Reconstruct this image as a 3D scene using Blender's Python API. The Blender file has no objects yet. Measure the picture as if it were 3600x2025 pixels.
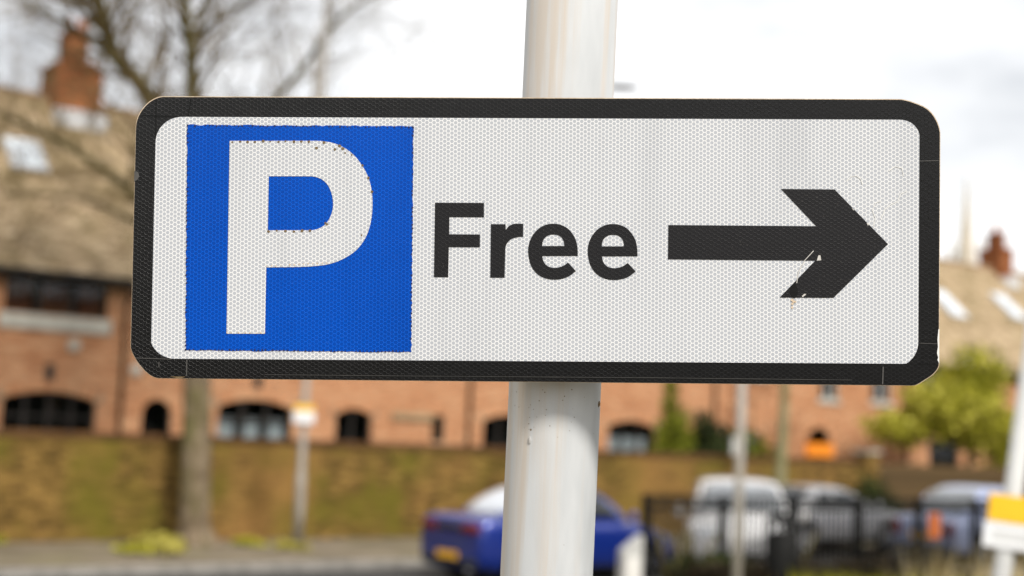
import bpy, bmesh, math, random
from mathutils import Vector, Matrix, Euler
from mathutils.geometry import tessellate_polygon
R = math.radians
scene = bpy.context.scene
COL = scene.collection

# ------------------------------------------------------------------ camera
cam = bpy.data.cameras.new('camera'); cam_o = bpy.data.objects.new('camera', cam); COL.objects.link(cam_o)
cam.lens = 50; cam.sensor_width = 36; cam.clip_start = 0.05; cam.clip_end = 3000
cam_o.matrix_world = Matrix.Translation((0, 0, 2.0)) @ Matrix.Rotation(R(90 + 6.1), 4, 'X') @ Matrix.Rotation(R(2.3), 4, 'Z')
cam.dof.use_dof = True; cam.dof.focus_distance = 1.163; cam.dof.aperture_fstop = 4.1
scene.camera = cam_o

# ------------------------------------------------------------------ sky, sun, exposure
SUN_EL, SUN_AZ = R(44), R(146)            # azimuth clockwise from +Y: behind the camera, to the right
w = bpy.data.worlds.new('World'); scene.world = w; w.use_nodes = True
nt = w.node_tree; nt.nodes.clear()
def wn(t, **kw):
    n = nt.nodes.new(t)
    for k, v in kw.items(): setattr(n, k, v)
    return n
sky = wn('ShaderNodeTexSky', sky_type='NISHITA', sun_disc=False, sun_elevation=SUN_EL, sun_rotation=SUN_AZ, dust_density=2.0)
tc = wn('ShaderNodeTexCoord')
mp = wn('ShaderNodeMapping'); mp.inputs['Scale'].default_value = (1.0, 1.0, 2.2); mp.inputs['Location'].default_value = (0.7, 0.2, 0.15)
nz = wn('ShaderNodeTexNoise'); nz.inputs['Scale'].default_value = 2.4; nz.inputs['Detail'].default_value = 5; nz.inputs['Roughness'].default_value = .55
cr = wn('ShaderNodeValToRGB')
cr.color_ramp.elements[0].position = .33; cr.color_ramp.elements[0].color = (.50, .51, .525, 1)
cr.color_ramp.elements[1].position = .56; cr.color_ramp.elements[1].color = (1.0, .99, .975, 1)
sc = wn('ShaderNodeVectorMath', operation='SCALE'); sc.inputs['Scale'].default_value = 7.0
mx = wn('ShaderNodeMixRGB'); mx.inputs['Fac'].default_value = .88
bg = wn('ShaderNodeBackground'); bg.inputs['Strength'].default_value = .10
out = wn('ShaderNodeOutputWorld')
L = nt.links.new
L(tc.outputs['Generated'], mp.inputs['Vector']); L(mp.outputs[0], nz.inputs['Vector']); L(nz.outputs['Fac'], cr.inputs['Fac'])
L(cr.outputs['Color'], sc.inputs[0]); L(sky.outputs[0], mx.inputs['Color1']); L(sc.outputs[0], mx.inputs['Color2'])
L(mx.outputs[0], bg.inputs['Color']); L(bg.outputs[0], out.inputs['Surface'])
sl = bpy.data.lights.new('sun', 'SUN'); so = bpy.data.objects.new('sun', sl); COL.objects.link(so)
sl.energy = 2.0; sl.angle = R(13); sl.color = (1.0, .955, .89)
sd = Vector((math.sin(SUN_AZ) * math.cos(SUN_EL), math.cos(SUN_AZ) * math.cos(SUN_EL), math.sin(SUN_EL)))
so.rotation_euler = (-sd).to_track_quat('-Z', 'Y').to_euler(); so.location = sd * 40
scene.view_settings.view_transform = 'Standard'; scene.view_settings.look = 'None'
scene.view_settings.exposure = 0.98; scene.view_settings.gamma = 1.0; scene.view_settings.use_curve_mapping = False
scene.render.engine = 'CYCLES'
scene.cycles.use_denoising = True
scene.cycles.max_bounces = 6; scene.cycles.diffuse_bounces = 3; scene.cycles.glossy_bounces = 3
scene.cycles.transparent_max_bounces = 6; scene.cycles.sample_clamp_indirect = 4
scene.cycles.caustics_reflective = False; scene.cycles.caustics_refractive = False

# ------------------------------------------------------------------ helpers
def srgb(r, g, b):
    f = lambda c: (c/255/12.92) if c/255 <= .04045 else ((c/255 + .055)/1.055)**2.4
    return (f(r), f(g), f(b))
class NT:
    """small wrapper to build node materials"""
    def __init__(s, name):
        s.m = bpy.data.materials.new(name); s.m.use_nodes = True; s.t = s.m.node_tree
        s.b = s.t.nodes['Principled BSDF']
    def n(s, t, **kw):
        n = s.t.nodes.new(t)
        for k, v in kw.items(): setattr(n, k, v)
        return n
    def put(s, src, sock):
        if isinstance(src, (int, float)): sock.default_value = src
        elif isinstance(src, tuple): sock.default_value = (*src, 1) if len(src) == 3 and sock.type == 'RGBA' else src
        else: s.t.links.new(src, sock)
    def math(s, op, a, b=0.0, c=None, clamp=False):
        n = s.n('ShaderNodeMath', operation=op); n.use_clamp = clamp
        s.put(a, n.inputs[0]); s.put(b, n.inputs[1])
        if c is not None: s.put(c, n.inputs[2])
        return n.outputs[0]
    def obj(s): return s.n('ShaderNodeTexCoord').outputs['Object']
    def map(s, vec, scale=(1, 1, 1), loc=(0, 0, 0)):
        n = s.n('ShaderNodeMapping'); s.put(vec, n.inputs['Vector']); n.inputs['Scale'].default_value = scale; n.inputs['Location'].default_value = loc
        return n.outputs[0]
    def noise(s, scale, detail=4, rough=.55, vec=None):
        n = s.n('ShaderNodeTexNoise'); n.inputs['Scale'].default_value = scale; n.inputs['Detail'].default_value = detail; n.inputs['Roughness'].default_value = rough
        if vec is None: vec = s.obj()
        s.put(vec, n.inputs['Vector'])
        return n.outputs['Fac']
    def ramp(s, fac, stops):
        n = s.n('ShaderNodeValToRGB'); e = n.color_ramp.elements
        while len(e) < len(stops): e.new(.5)
        for i, (p, c) in enumerate(stops):
            e[i].position = p; e[i].color = (*c, 1) if isinstance(c, tuple) else (c, c, c, 1)
        s.put(fac, n.inputs['Fac']); return n.outputs['Color']
    def mix(s, fac, a, b, mode='MIX'):
        n = s.n('ShaderNodeMixRGB', blend_type=mode); s.put(fac, n.inputs['Fac']); s.put(a, n.inputs['Color1']); s.put(b, n.inputs['Color2'])
        return n.outputs[0]
    def bump(s, h, strength=.3, dist=.01):
        n = s.n('ShaderNodeBump'); n.inputs['Strength'].default_value = strength; n.inputs['Distance'].default_value = dist
        s.put(h, n.inputs['Height']); s.t.links.new(n.outputs[0], s.b.inputs['Normal'])
    def col(s, c): s.put(c, s.b.inputs['Base Color'])
    def set(s, **kw):
        for k, v in kw.items(): s.put(v, s.b.inputs[k.replace('_', ' ')])
        return s.m
def mottled(name, c1, c2, scale=6, rough=.8, bump=.2, c3=None, bdist=.01, **kw):
    t = NT(name); f = t.noise(scale)
    st = [(.3, c1), (.7, c2)] if c3 is None else [(.28, c1), (.5, c2), (.72, c3)]
    t.col(t.ramp(f, st)); t.bump(t.noise(scale*6), bump, bdist)
    if rough > .7: kw.setdefault('Specular_IOR_Level', .2)
    return t.set(Roughness=rough, **kw)
def toned(name, dark, mid, light, rough=.85, algae=None, ascale=.8, athr=(.5, .68), a2=None):
    """per-piece tone from the 'tone' attribute, with soft growth over it"""
    t = NT(name); a = t.n('ShaderNodeAttribute', attribute_name='tone')
    c = t.ramp(a.outputs['Fac'], [(0, dark), (.5, mid), (1, light)])
    c = t.mix(t.math('MULTIPLY', t.noise(30), .35), c, tuple(x*.5 for x in dark))
    if algae: c = t.mix(t.ramp(t.noise(ascale, 5, .6), [(athr[0], 0.0), (athr[1], .85)]), c, algae)
    if a2: c = t.mix(t.ramp(t.noise(ascale*.6, 5, .6, t.map(t.obj(), (1, 1, 1), (9, 3, 5))), [(.47, 0.0), (.66, .8)]), c, a2)
    t.col(c); t.bump(t.noise(60), .4, .004)
    return t.set(Roughness=rough, Specular_IOR_Level=.2)

def mesh_obj(name, verts, faces, mat, parent=None, smooth=False, tone=None):
    me = bpy.data.meshes.new(name); me.from_pydata(verts, [], faces)
    if tone is not None:
        at_ = me.attributes.new('tone', 'FLOAT', 'FACE'); at_.data.foreach_set('value', tone)
    if smooth: me.polygons.foreach_set('use_smooth', [True]*len(me.polygons))
    if mat: me.materials.append(mat)
    o = bpy.data.objects.new(name, me); COL.objects.link(o)
    if parent: o.parent = parent
    return o
def bm_obj(name, bm, mat, parent=None, smooth=False):
    bmesh.ops.recalc_face_normals(bm, faces=bm.faces)
    me = bpy.data.meshes.new(name); bm.to_mesh(me); bm.free()
    if smooth: me.polygons.foreach_set('use_smooth', [True]*len(me.polygons))
    if mat: me.materials.append(mat)
    o = bpy.data.objects.new(name, me); COL.objects.link(o)
    if parent: o.parent = parent
    return o
def tag(o, label=None, cat=None, group=None, kind=None):
    if label: o['label'] = label
    if cat: o['category'] = cat
    if group: o['group'] = group
    if kind: o['kind'] = kind
    return o
def empty(name, loc, label, cat, group=None, rz=0):
    o = bpy.data.objects.new(name, None); COL.objects.link(o); o.location = loc; o.rotation_euler = (0, 0, rz); o.empty_display_size = .2
    return tag(o, label, cat, group)
BOXF = [(0, 3, 2, 1), (4, 5, 6, 7), (0, 1, 5, 4), (1, 2, 6, 5), (2, 3, 7, 6), (3, 0, 4, 7)]
def boxv(x0, x1, y0, y1, z0, z1): return [(x0, y0, z0), (x1, y0, z0), (x1, y1, z0), (x0, y1, z0), (x0, y0, z1), (x1, y0, z1), (x1, y1, z1), (x0, y1, z1)]
class MB:
    def __init__(s): s.v = []; s.f = []; s.t = []
    def box(s, x0, x1, y0, y1, z0, z1, tone=.5):
        b = len(s.v); s.v += boxv(x0, x1, y0, y1, z0, z1); s.f += [tuple(i + b for i in f) for f in BOXF]; s.t += [tone]*6
    def hexa(s, vs, tone=.5):
        b = len(s.v); s.v += list(vs); s.f += [tuple(i + b for i in f) for f in BOXF]; s.t += [tone]*6
    def quad(s, *vs, tone=.5):
        b = len(s.v); s.v += list(vs); s.f.append(tuple(range(b, b + len(vs)))); s.t.append(tone)
    def tube(s, pts, rad, n=8, cap=True, tone=.5):
        pts = [Vector(p) for p in pts]; b = len(s.v); u = None
        for i, p in enumerate(pts):
            d = (pts[min(i+1, len(pts)-1)] - pts[max(i-1, 0)]).normalized()
            if u is None: u = d.orthogonal().normalized()
            u = (u - d*u.dot(d)).normalized(); vv = d.cross(u)
            for k in range(n):
                a = 2*math.pi*k/n; s.v.append(tuple(p + (u*math.cos(a) + vv*math.sin(a))*rad[i]))
        for i in range(len(pts) - 1):
            for k in range(n):
                s.f.append((b+i*n+k, b+i*n+(k+1) % n, b+(i+1)*n+(k+1) % n, b+(i+1)*n+k)); s.t.append(tone)
        if cap:
            s.f.append(tuple(b + k for k in range(n-1, -1, -1))); s.f.append(tuple(b + (len(pts)-1)*n + k for k in range(n))); s.t += [tone]*2
    def build(s, name, mat, parent=None, smooth=False, tone=False): return mesh_obj(name, s.v, s.f, mat, parent, smooth, s.t if tone else None)
def box_obj(name, d, mat, parent=None, bev=0):
    o = mesh_obj(name, boxv(*d), BOXF, mat, parent)
    if bev:
        bm = bmesh.new(); bm.from_mesh(o.data); bmesh.ops.bevel(bm, geom=bm.edges[:], offset=bev, segments=2, affect='EDGES'); bm.to_mesh(o.data); bm.free()
    return o
def tube_obj(name, pts, rad, mat, parent=None, n=16):
    m = MB(); m.tube(pts, rad, n); o = m.build(name, mat, parent, True)
    for p in o.data.polygons:
        if len(p.vertices) > 4: p.use_smooth = False
    return o
def lathe(name, prof, mat, parent=None, n=24, axis='Z', smooth=True):
    v = []; f = []; m = len(prof)
    for k in range(n):
        a = 2*math.pi*k/n
        for r, z in prof: v.append((r*math.cos(a), r*math.sin(a), z) if axis == 'Z' else (r*math.cos(a), z, r*math.sin(a)))
    for k in range(n):
        for i in range(m-1): f.append((k*m+i, ((k+1) % n)*m+i, ((k+1) % n)*m+i+1, k*m+i+1))
    o = mesh_obj(name, v, f, mat, parent, smooth)
    bm = bmesh.new(); bm.from_mesh(o.data); bmesh.ops.remove_doubles(bm, verts=bm.verts, dist=1e-5); bmesh.ops.recalc_face_normals(bm, faces=bm.faces); bm.to_mesh(o.data); bm.free()
    return o

# street frame: u along the street (right and away), nrm towards the houses; origin on the garden wall's front foot
A = R(38)
U = Vector((math.cos(A), math.sin(A), 0)); NR = Vector((-math.sin(A), math.cos(A), 0)); W0 = Vector((-8.213, 23.644, 0))
def st(s, n, z=0): return W0 + U*s + NR*n + Vector((0, 0, z))

# ------------------------------------------------------------------ ground, road, pavement
asphalt = mottled('asphalt', (.035, .034, .033), (.065, .062, .058), 3, .9, .4)
soil = mottled('rough_ground', (.05, .045, .02), (.11, .10, .03), 2.5, .95, .4, (.17, .15, .06))
pave = NT('paving')
pc = pave.ramp(pave.noise(1.1, 6, .62), [(.3, (.085, .065, .038)), (.55, (.17, .135, .088)), (.75, (.25, .205, .15))])
pc = pave.mix(pave.ramp(pave.noise(.9, 6, .65, pave.map(pave.obj(), (1, 1, 1), (4, 8, 0))), [(.52, 0.0), (.7, .8)]), pc, (.14, .13, .03))
pave.col(pc); pave.bump(pave.noise(25), .3, .01); pave = pave.set(Roughness=.9)
concrete = mottled('kerb_concrete', (.2, .19, .17), (.33, .31, .28), 5, .9, .3)
def slab(name, s0, s1, n0, n1, z0, z1, mat):
    o = mesh_obj(name, boxv(s0, s1, n0, n1, z0, z1), BOXF, mat); o.location = W0; o.rotation_euler.z = A; return o
g = mesh_obj('ground', [(-1500, -1500, -.12), (1500, -1500, -.12), (1500, 1500, -.12), (-1500, 1500, -.12)], [(0, 1, 2, 3)], soil); tag(g, kind='structure')
o = slab('road', -90, 130, -8.2, -4.35, -.2, -.11, asphalt); tag(o, kind='structure')
o = slab('pavement', -90, 130, -4.2, .3, -.2, 0, pave); tag(o, kind='structure')
o = slab('near_pavement', -90, 130, -10.4, -8.35, -.2, -.004, pave); tag(o, kind='structure')
o = slab('verge', -90, 130, -70, -10.4, -.2, -.008, soil); tag(o, kind='structure')
o = mesh_obj('footway', boxv(-3.2, 3.2, -3.5, 6.8, -.2, .0), BOXF, mottled('bounce_footway', (.30, .28, .25), (.42, .40, .36), 3, .9, .3)); tag(o, kind='structure')  # unseen pale slab added to bounce light up onto post and sign
o = slab('front_garden_ground', -90, 130, .3, 4.3, -.2, -.006, soil); tag(o, kind='structure')
kb = slab('kerb', -90, 130, -4.32, -4.23, -.2, -.03, concrete); tag(kb, kind='structure')
km = None
for i in range(46):
    if km is None:
        k_ = box_obj('kerb_stone', (0, .905, -4.35, -4.2, -.15, .006), concrete, kb, .015); km = k_.data
    else:
        k_ = bpy.data.objects.new('kerb_stone', km); COL.objects.link(k_); k_.parent = kb
    k_.location.x = -6 + i*.915
kb2 = slab('near_kerb', -90, 130, -8.35, -8.2, -.2, .004, concrete); tag(kb2, kind='structure')

# ------------------------------------------------------------------ brick building kit
BL, BH, JT = .215, .065, .010
random.seed(4)
def subtract(iv, cuts):
    res = [iv]
    for c0, c1 in cuts:
        nr = []
        for a, b in res:
            if c1 <= a or c0 >= b: nr.append((a, b)); continue
            if c0 > a: nr.append((a, c0))
            if c1 < b: nr.append((c1, b))
        res = nr
    return res
def opening_interval(op, z, grow=0.0):
    """horizontal span cut by an opening at height z; op = (x0, x1, z0, zspring, rise)"""
    x0, x1, z0, zs, rise = op
    if z < z0: return None
    if z <= zs: return (x0 - .0, x1 + .0)
    if rise <= 0: return (x0 - .0, x1) if z < zs + grow else None
    c = (x0 + x1)/2; hw = (x1 - x0)/2; rad = (hw*hw + rise*rise)/(2*rise); cz = zs + rise - rad
    dz = z - cz; q = (rad + grow)**2 - dz*dz
    if q <= 0: return None
    h = math.sqrt(q); h = min(h, hw + grow*.6)
    return (c - h, c + h)
def brick_courses(mb, x0, x1, z0, z1, y, ops=(), depth=.03, grow=.0):
    nrow = int(round((z1 - z0)/(BH + JT)))
    for r in range(nrow):
        za = z0 + r*(BH + JT); zb = za + BH; zm = (za + zb)/2
        cuts = [c for c in (opening_interval(op, zm, grow) for op in ops) if c]
        for a, b in subtract((x0, x1), cuts):
            off = (BL + JT)/2 if r % 2 else 0
            k0 = math.floor((a - x0 + off)/(BL + JT)); x = x0 - off + k0*(BL + JT)
            while x < b:
                xa, xb = max(x, a), min(x + BL, b)
                if xb - xa > .02:
                    j = random.uniform(-.0025, .0025)
                    mb.box(xa, xb, y - .006 + j, y + depth, za, zb, min(1, max(0, random.gauss(.5, .22))))
                x += BL + JT
def arc_pts(op, n=14, grow=0.0):
    x0, x1, z0, zs, rise = op
    if rise <= 0: return [(x0, zs), (x1, zs)]
    c = (x0+x1)/2; hw = (x1-x0)/2; rad = (hw*hw + rise*rise)/(2*rise); cz = zs + rise - rad
    a0 = math.asin(max(-1, min(1, hw/rad)))
    if rise > hw*.999: a0 = math.pi/2
    return [(c + (rad+grow)*math.sin(-a0 + 2*a0*i/n), cz + (rad+grow)*math.cos(-a0 + 2*a0*i/n)) for i in range(n+1)]
def loop_of(op):
    x0, x1, z0, zs, rise = op
    return [(x0, z0), (x1, z0)] + [p for p in reversed(arc_pts(op))]
def pierced_wall(name, x0, x1, z0, z1, y, ops, mat, parent, reveal=.13):
    loops = [[Vector((x0, z0, 0)), Vector((x1, z0, 0)), Vector((x1, z1, 0)), Vector((x0, z1, 0))]] + [[Vector((a, b, 0)) for a, b in loop_of(op)] for op in ops]
    tri = tessellate_polygon(loops); flat = [p for l in loops for p in l]
    v = [(p.x, y, p.y) for p in flat]; f = [tuple(t) for t in tri]
    for l in loops[1:]:
        b = len(v); n = len(l)
        v += [(p.x, y, p.y) for p in l] + [(p.x, y + reveal, p.y) for p in l]
        f += [(b+i, b+(i+1) % n, b+n+(i+1) % n, b+n+i) for i in range(n)]
    return mesh_obj(name, v, f, mat, parent)
def fill_obj(name, loop, y, mat, parent, th=.012):
    n = len(loop); v = [(a, y, b) for a, b in loop] + [(a, y + th, b) for a, b in loop]
    return mesh_obj(name, v, [tuple(range(n)), tuple(range(2*n-1, n-1, -1))] + [(i, i+n, (i+1) % n + n, (i+1) % n) for i in range(n)], mat, parent)
def strip_frame(mb, pts, wdt, y0, y1):
    """bars along an xz polyline"""
    for (a, b), (c, d) in zip(pts, pts[1:]):
        l = math.hypot(c-a, d-b)
        if l < 1e-4: continue
        px, pz = -(d-b)/l*wdt/2, (c-a)/l*wdt/2; ex, ez = (c-a)/l*wdt*.3, (d-b)/l*wdt*.3
        q = [(a-ex-px, b-ez-pz), (c+ex-px, d+ez-pz), (c+ex+px, d+ez+pz), (a-ex+px, b-ez+pz)]
        mb.hexa([(x, y0, z) for x, z in q] + [(x, y1, z) for x, z in q])

red_brick = toned('orange_brick', (.41, .17, .075), (.60, .29, .145), (.70, .41, .23))
dark_brick = toned('red_brick', (.16, .05, .02), (.30, .10, .036), (.42, .17, .065))
wall_brick = toned('stock_brick', (.045, .026, .008), (.175, .105, .026), (.37, .225, .065), .9, (.135, .118, .012), .8, (.46, .64), (.30, .16, .05))
coping_brick = toned('coping_brick', (.07, .035, .015), (.12, .06, .025), (.19, .10, .04), .9, (.09, .08, .015), .8)
mortar = mottled('mortar', (.20, .16, .11), (.30, .25, .18), 8, .95, .3)
wall_mortar = mottled('old_mortar', (.06, .045, .012), (.12, .08, .022), 3, .95, .3, (.09, .08, .012))
tile_mat = toned('roof_tile', (.20, .145, .085), (.45, .335, .205), (.66, .52, .35), .85, (.15, .115, .045), 1.3, (.44, .72))
dark_frame = mottled('dark_stained_timber', (.012, .009, .007), (.03, .022, .016), 8, .6, .2)
white_paint = mottled('white_paint', (.66, .65, .62), (.78, .77, .74), 5, .5, .1)
stone = mottled('pale_sill_stone', (.42, .40, .34), (.58, .56, .50), 6, .85, .3)
curtain_white = mottled('white_curtain', (.55, .57, .6), (.75, .77, .8), 9, .9, .3)
curtain_rust = mottled('rust_curtain', (.12, .045, .025), (.24, .09, .05), 4, .95, .3)
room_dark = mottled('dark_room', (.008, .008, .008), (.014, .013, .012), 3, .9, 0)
pipe_brown = mottled('brown_pipe', (.06, .035, .02), (.10, .06, .035), 4, .5, .1)
fascia_dark = mottled('dark_fascia', (.010, .008, .006), (.022, .017, .012), 6, .6, .1)
terracotta = mottled('terracotta', (.28, .09, .035), (.42, .16, .07), 8, .8, .2)
lead = mottled('lead_flashing', (.45, .46, .48), (.62, .63, .64), 6, .5, .2)
ridge_tile = mottled('ridge_tile', (.22, .14, .08), (.34, .24, .15), 6, .85, .3)
def glass_mat(name, c, rough=.06):
    t = NT(name); t.col(t.ramp(t.noise(2), [(.3, c), (.7, tuple(x*1.6 for x in c))])); return t.set(Roughness=rough, IOR=1.5)
t = NT('window_glass'); gl = t.n('ShaderNodeBsdfGlossy'); gl.inputs['Roughness'].default_value = .03; gl.inputs['Color'].default_value = (.9, .95, 1, 1)
tr = t.n('ShaderNodeBsdfTransparent'); tr.inputs['Color'].default_value = (.85, .88, .88, 1); fr = t.n('ShaderNodeFresnel'); fr.inputs['IOR'].default_value = 1.35
ms = t.n('ShaderNodeMixShader'); t.put(fr.outputs[0], ms.inputs[0]); t.put(tr.outputs[0], ms.inputs[1]); t.put(gl.outputs[0], ms.inputs[2])
t.put(ms.outputs[0], t.t.nodes['Material Output'].inputs['Surface']); window_glass = t.m
sky_glass = glass_mat('skylight_glass', (.42, .46, .50), .05)

EAVE, RIDGE, RUN = 5.22, 9.46, 4.5
SLOPE = math.atan2(RIDGE - EAVE, RUN)
def window(parent, op, bars=2, transom=None, curtains=(), frame=None, sill=True, y=0.0, cmat=None):
    """one window: frame, pane, dark room behind and whatever hangs in it"""
    frame = frame or dark_frame
    x0, x1, z0, zs, rise = op; top = zs + max(rise, 0)
    m = MB(); lp = loop_of(op); strip_frame(m, lp + [lp[0]], .07, y + .07, y + .12)
    for i in range(1, bars + 1):
        x = x0 + (x1 - x0)*i/(bars + 1); iv = top - (0 if rise <= 0 else abs((x - (x0+x1)/2)/((x1-x0)/2))**2*rise)
        strip_frame(m, [(x, z0), (x, iv)], .06, y + .072, y + .118)
    if transom: strip_frame(m, [(x0, transom), (x1, transom)], .05, y + .074, y + .116)
    fo = m.build('window', frame, parent)
    fill_obj('pane', lp, y + .095, window_glass, fo, .004)
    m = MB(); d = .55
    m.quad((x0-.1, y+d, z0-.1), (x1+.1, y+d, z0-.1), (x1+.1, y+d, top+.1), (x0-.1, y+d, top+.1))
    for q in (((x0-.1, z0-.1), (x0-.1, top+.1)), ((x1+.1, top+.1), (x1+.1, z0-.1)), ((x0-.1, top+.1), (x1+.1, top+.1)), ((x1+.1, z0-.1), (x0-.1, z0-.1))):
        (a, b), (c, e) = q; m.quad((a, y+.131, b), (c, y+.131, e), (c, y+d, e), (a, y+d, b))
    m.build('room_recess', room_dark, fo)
    for (a, b, c, e) in curtains:
        n = 14; v = []; f = []
        for i in range(n+1):
            xx = a + (b-a)*i/n; yy = y + .2 + .02*math.sin(i*2.2)
            v += [(xx, yy, c), (xx, yy, e)]
        f = [(2*i, 2*i+2, 2*i+3, 2*i+1) for i in range(n)]
        mesh_obj('curtain', v, f, cmat or curtain_white, fo, True)
    if sill: box_obj('sill', (x0-.09, x1+.09, y-.07, y+.07, z0-.13 if sill is True else z0-sill, z0-.001), stone, fo, .008)
    return fo
def house(name, label, s0, s1, ops, wins, chimneys=(), skylights=(), pipes=(), vents=(), keystones=(), brick=None):
    """ops: (x0,x1,z0,spring,rise) in terrace coordinates; local x = s - s0"""
    p0 = st(s0, 4.2); h = empty(name, p0, label, 'house', 'terrace of brick houses behind the garden wall', A)
    Lx = s1 - s0; ops = [(a-s0, b-s0, c, d, e) for a, b, c, d, e in ops]
    pierced_wall('wall', 0, Lx, 0, EAVE - .02, 0, ops, mortar, h)
    mb = MB(); brick_courses(mb, 0, Lx, .005, EAVE - .05, 0, ops, .02, .205)
    for op in ops:                                            # arch rings / soldier courses
        pts = arc_pts(op, 2)
        if op[4] > 0:
            c = (op[0]+op[1])/2; hw = (op[1]-op[0])/2; rad = (hw*hw + op[4]**2)/(2*op[4]); a0 = math.asin(min(1, hw/rad)); a0 = math.pi/2 if op[4] > hw*.999 else a0
            nb = max(6, int(2*a0*rad/.078)); cz = op[3] + op[4] - rad
            for i in range(nb):
                a_, b_ = -a0 + 2*a0*(i+.06)/nb, -a0 + 2*a0*(i+.94)/nb
                q = [(c+rad*math.sin(a_), cz+rad*math.cos(a_)), (c+rad*math.sin(b_), cz+rad*math.cos(b_)), (c+(rad+.2)*math.sin(b_), cz+(rad+.2)*math.cos(b_)), (c+(rad+.2)*math.sin(a_), cz+(rad+.2)*math.cos(a_))]
                mb.hexa([(x, -.012, z) for x, z in q] + [(x, .02, z) for x, z in q], random.uniform(.3, .9))
        elif op[3] < EAVE - .4:
            x = op[0]
            while x < op[1] - .03: mb.box(x, min(x+.065, op[1]), -.01, .02, op[3]+.004, op[3]+.2, random.uniform(.3, .9)); x += .075
    tag(mb.build('brickwork', brick or red_brick, h, tone=True), kind='stuff')
    for i, kw in enumerate(wins):
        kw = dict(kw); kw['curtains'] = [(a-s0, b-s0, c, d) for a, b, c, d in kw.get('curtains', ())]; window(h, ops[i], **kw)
    # side and rear walls and the roof
    box_obj('rear_wall', (0, Lx, 8.75, 9.0, 0, EAVE - .03), mortar, h)
    for nm, xa in (('party_wall', .0), ('party_wall', Lx - .2)):
        xa = xa + (.001 if xa == 0 else -.001); v = [(xa, .6, 0), (xa, 8.7, 0), (xa, 8.7, EAVE-.05), (xa, 4.5, RIDGE-.25), (xa, .6, EAVE+.35)]
        mesh_obj(nm, v + [(x+.2, y, z) for x, y, z in v], [(4, 3, 2, 1, 0), (5, 6, 7, 8, 9)] + [(i, (i+1) % 5, (i+1) % 5+5, i+5) for i in range(5)], mortar, h)
    rf = None; nrow = 44
    for side in (0, 1):                                        # overlapping tile courses, each a stepped row
        m = MB(); sl_len = math.hypot(RUN + .3, (RUN + .3)*math.tan(SLOPE)); step = sl_len/nrow
        for r in range(nrow):
            d0 = r*step; y0 = -.3 + d0*math.cos(SLOPE); z0 = EAVE - .3*math.tan(SLOPE) + d0*math.sin(SLOPE)
            y1 = y0 + step*1.15*math.cos(SLOPE); z1 = z0 + step*1.15*math.sin(SLOPE)
            nt_ = max(1, int(Lx/.26)); tw = Lx/nt_; sh = tw/2 if r % 2 else 0
            for k in range(nt_ + (1 if sh else 0)):
                xa = max(0, k*tw - sh + .004); xb = min(Lx, (k+1)*tw - sh - .004)
                if xb - xa < .03: continue
                lf = .045 + random.uniform(-.006, .012); q = [(xa, y0, z0), (xb, y0, z0), (xb, y1, z1), (xa, y1, z1)]
                low = [(x, (y if side == 0 else 9.0 - y), z - .03) for x, y, z in q]
                up = [(x, (y if side == 0 else 9.0 - y), z + (lf if i < 2 else .012)) for i, (x, y, z) in enumerate(q)]
                b = len(m.v); m.v += low + up; tn = min(1, max(0, random.gauss(.5, .2)))
                for fc in ((4, 5, 6, 7), (0, 1, 5, 4), (3, 0, 4, 7), (1, 2, 6, 5)): m.f.append(tuple(i+b for i in fc)); m.t.append(tn)
        o = m.build('roof' if side == 0 else 'rear_roof', tile_mat, h, tone=True); tag(o, kind='stuff')
        if side == 0: rf = o
        v = [(0, -.29, EAVE-.32*math.tan(SLOPE)-.04), (Lx, -.29, EAVE-.32*math.tan(SLOPE)-.04), (Lx, 4.5, RIDGE-.06), (0, 4.5, RIDGE-.06)]
        if side: v = [(x, 9-y, z) for x, y, z in v]
        mesh_obj('roof_deck', v, [(0, 1, 2, 3)], fascia_dark, h)
    m = MB(); m.tube([(0.0, 4.5, RIDGE), (Lx, 4.5, RIDGE)], [.12, .12], 10); m.build('ridge', ridge_tile, rf, True)
    ez = EAVE - .3*math.tan(SLOPE)
    box_obj('fascia', (.004, Lx-.004, -.27, -.24, ez-.16, ez+.0), fascia_dark, h)
    box_obj('soffit', (.004, Lx-.004, -.239, -.008, ez-.16, ez-.13), fascia_dark, h)
    m = MB(); m.tube([(.0, -.33, ez-.02), (Lx, -.33, ez-.02)], [.055, .055], 10); m.build('gutter', fascia_dark, h, True)
    for s in pipes: tube_obj('downpipe', [(s-s0, -.33, ez-.05), (s-s0, -.3, ez-.2), (s-s0, -.09, ez-.5), (s-s0, -.07, .1)], [.045]*4, pipe_brown, h, 10)
    for (s, z, r) in vents: o = lathe('vent_cover', [(0, -.06), (r*.8, -.055), (r, -.03), (r, -.0005)], stone, h, 20, 'Y'); o.location = (s-s0, 0, z)
    for (s, z) in keystones: box_obj('keystone', (s-s0-.09, s-s0+.09, -.05, .0, z-.12, z+.22), dark_frame, h, .01)
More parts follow.
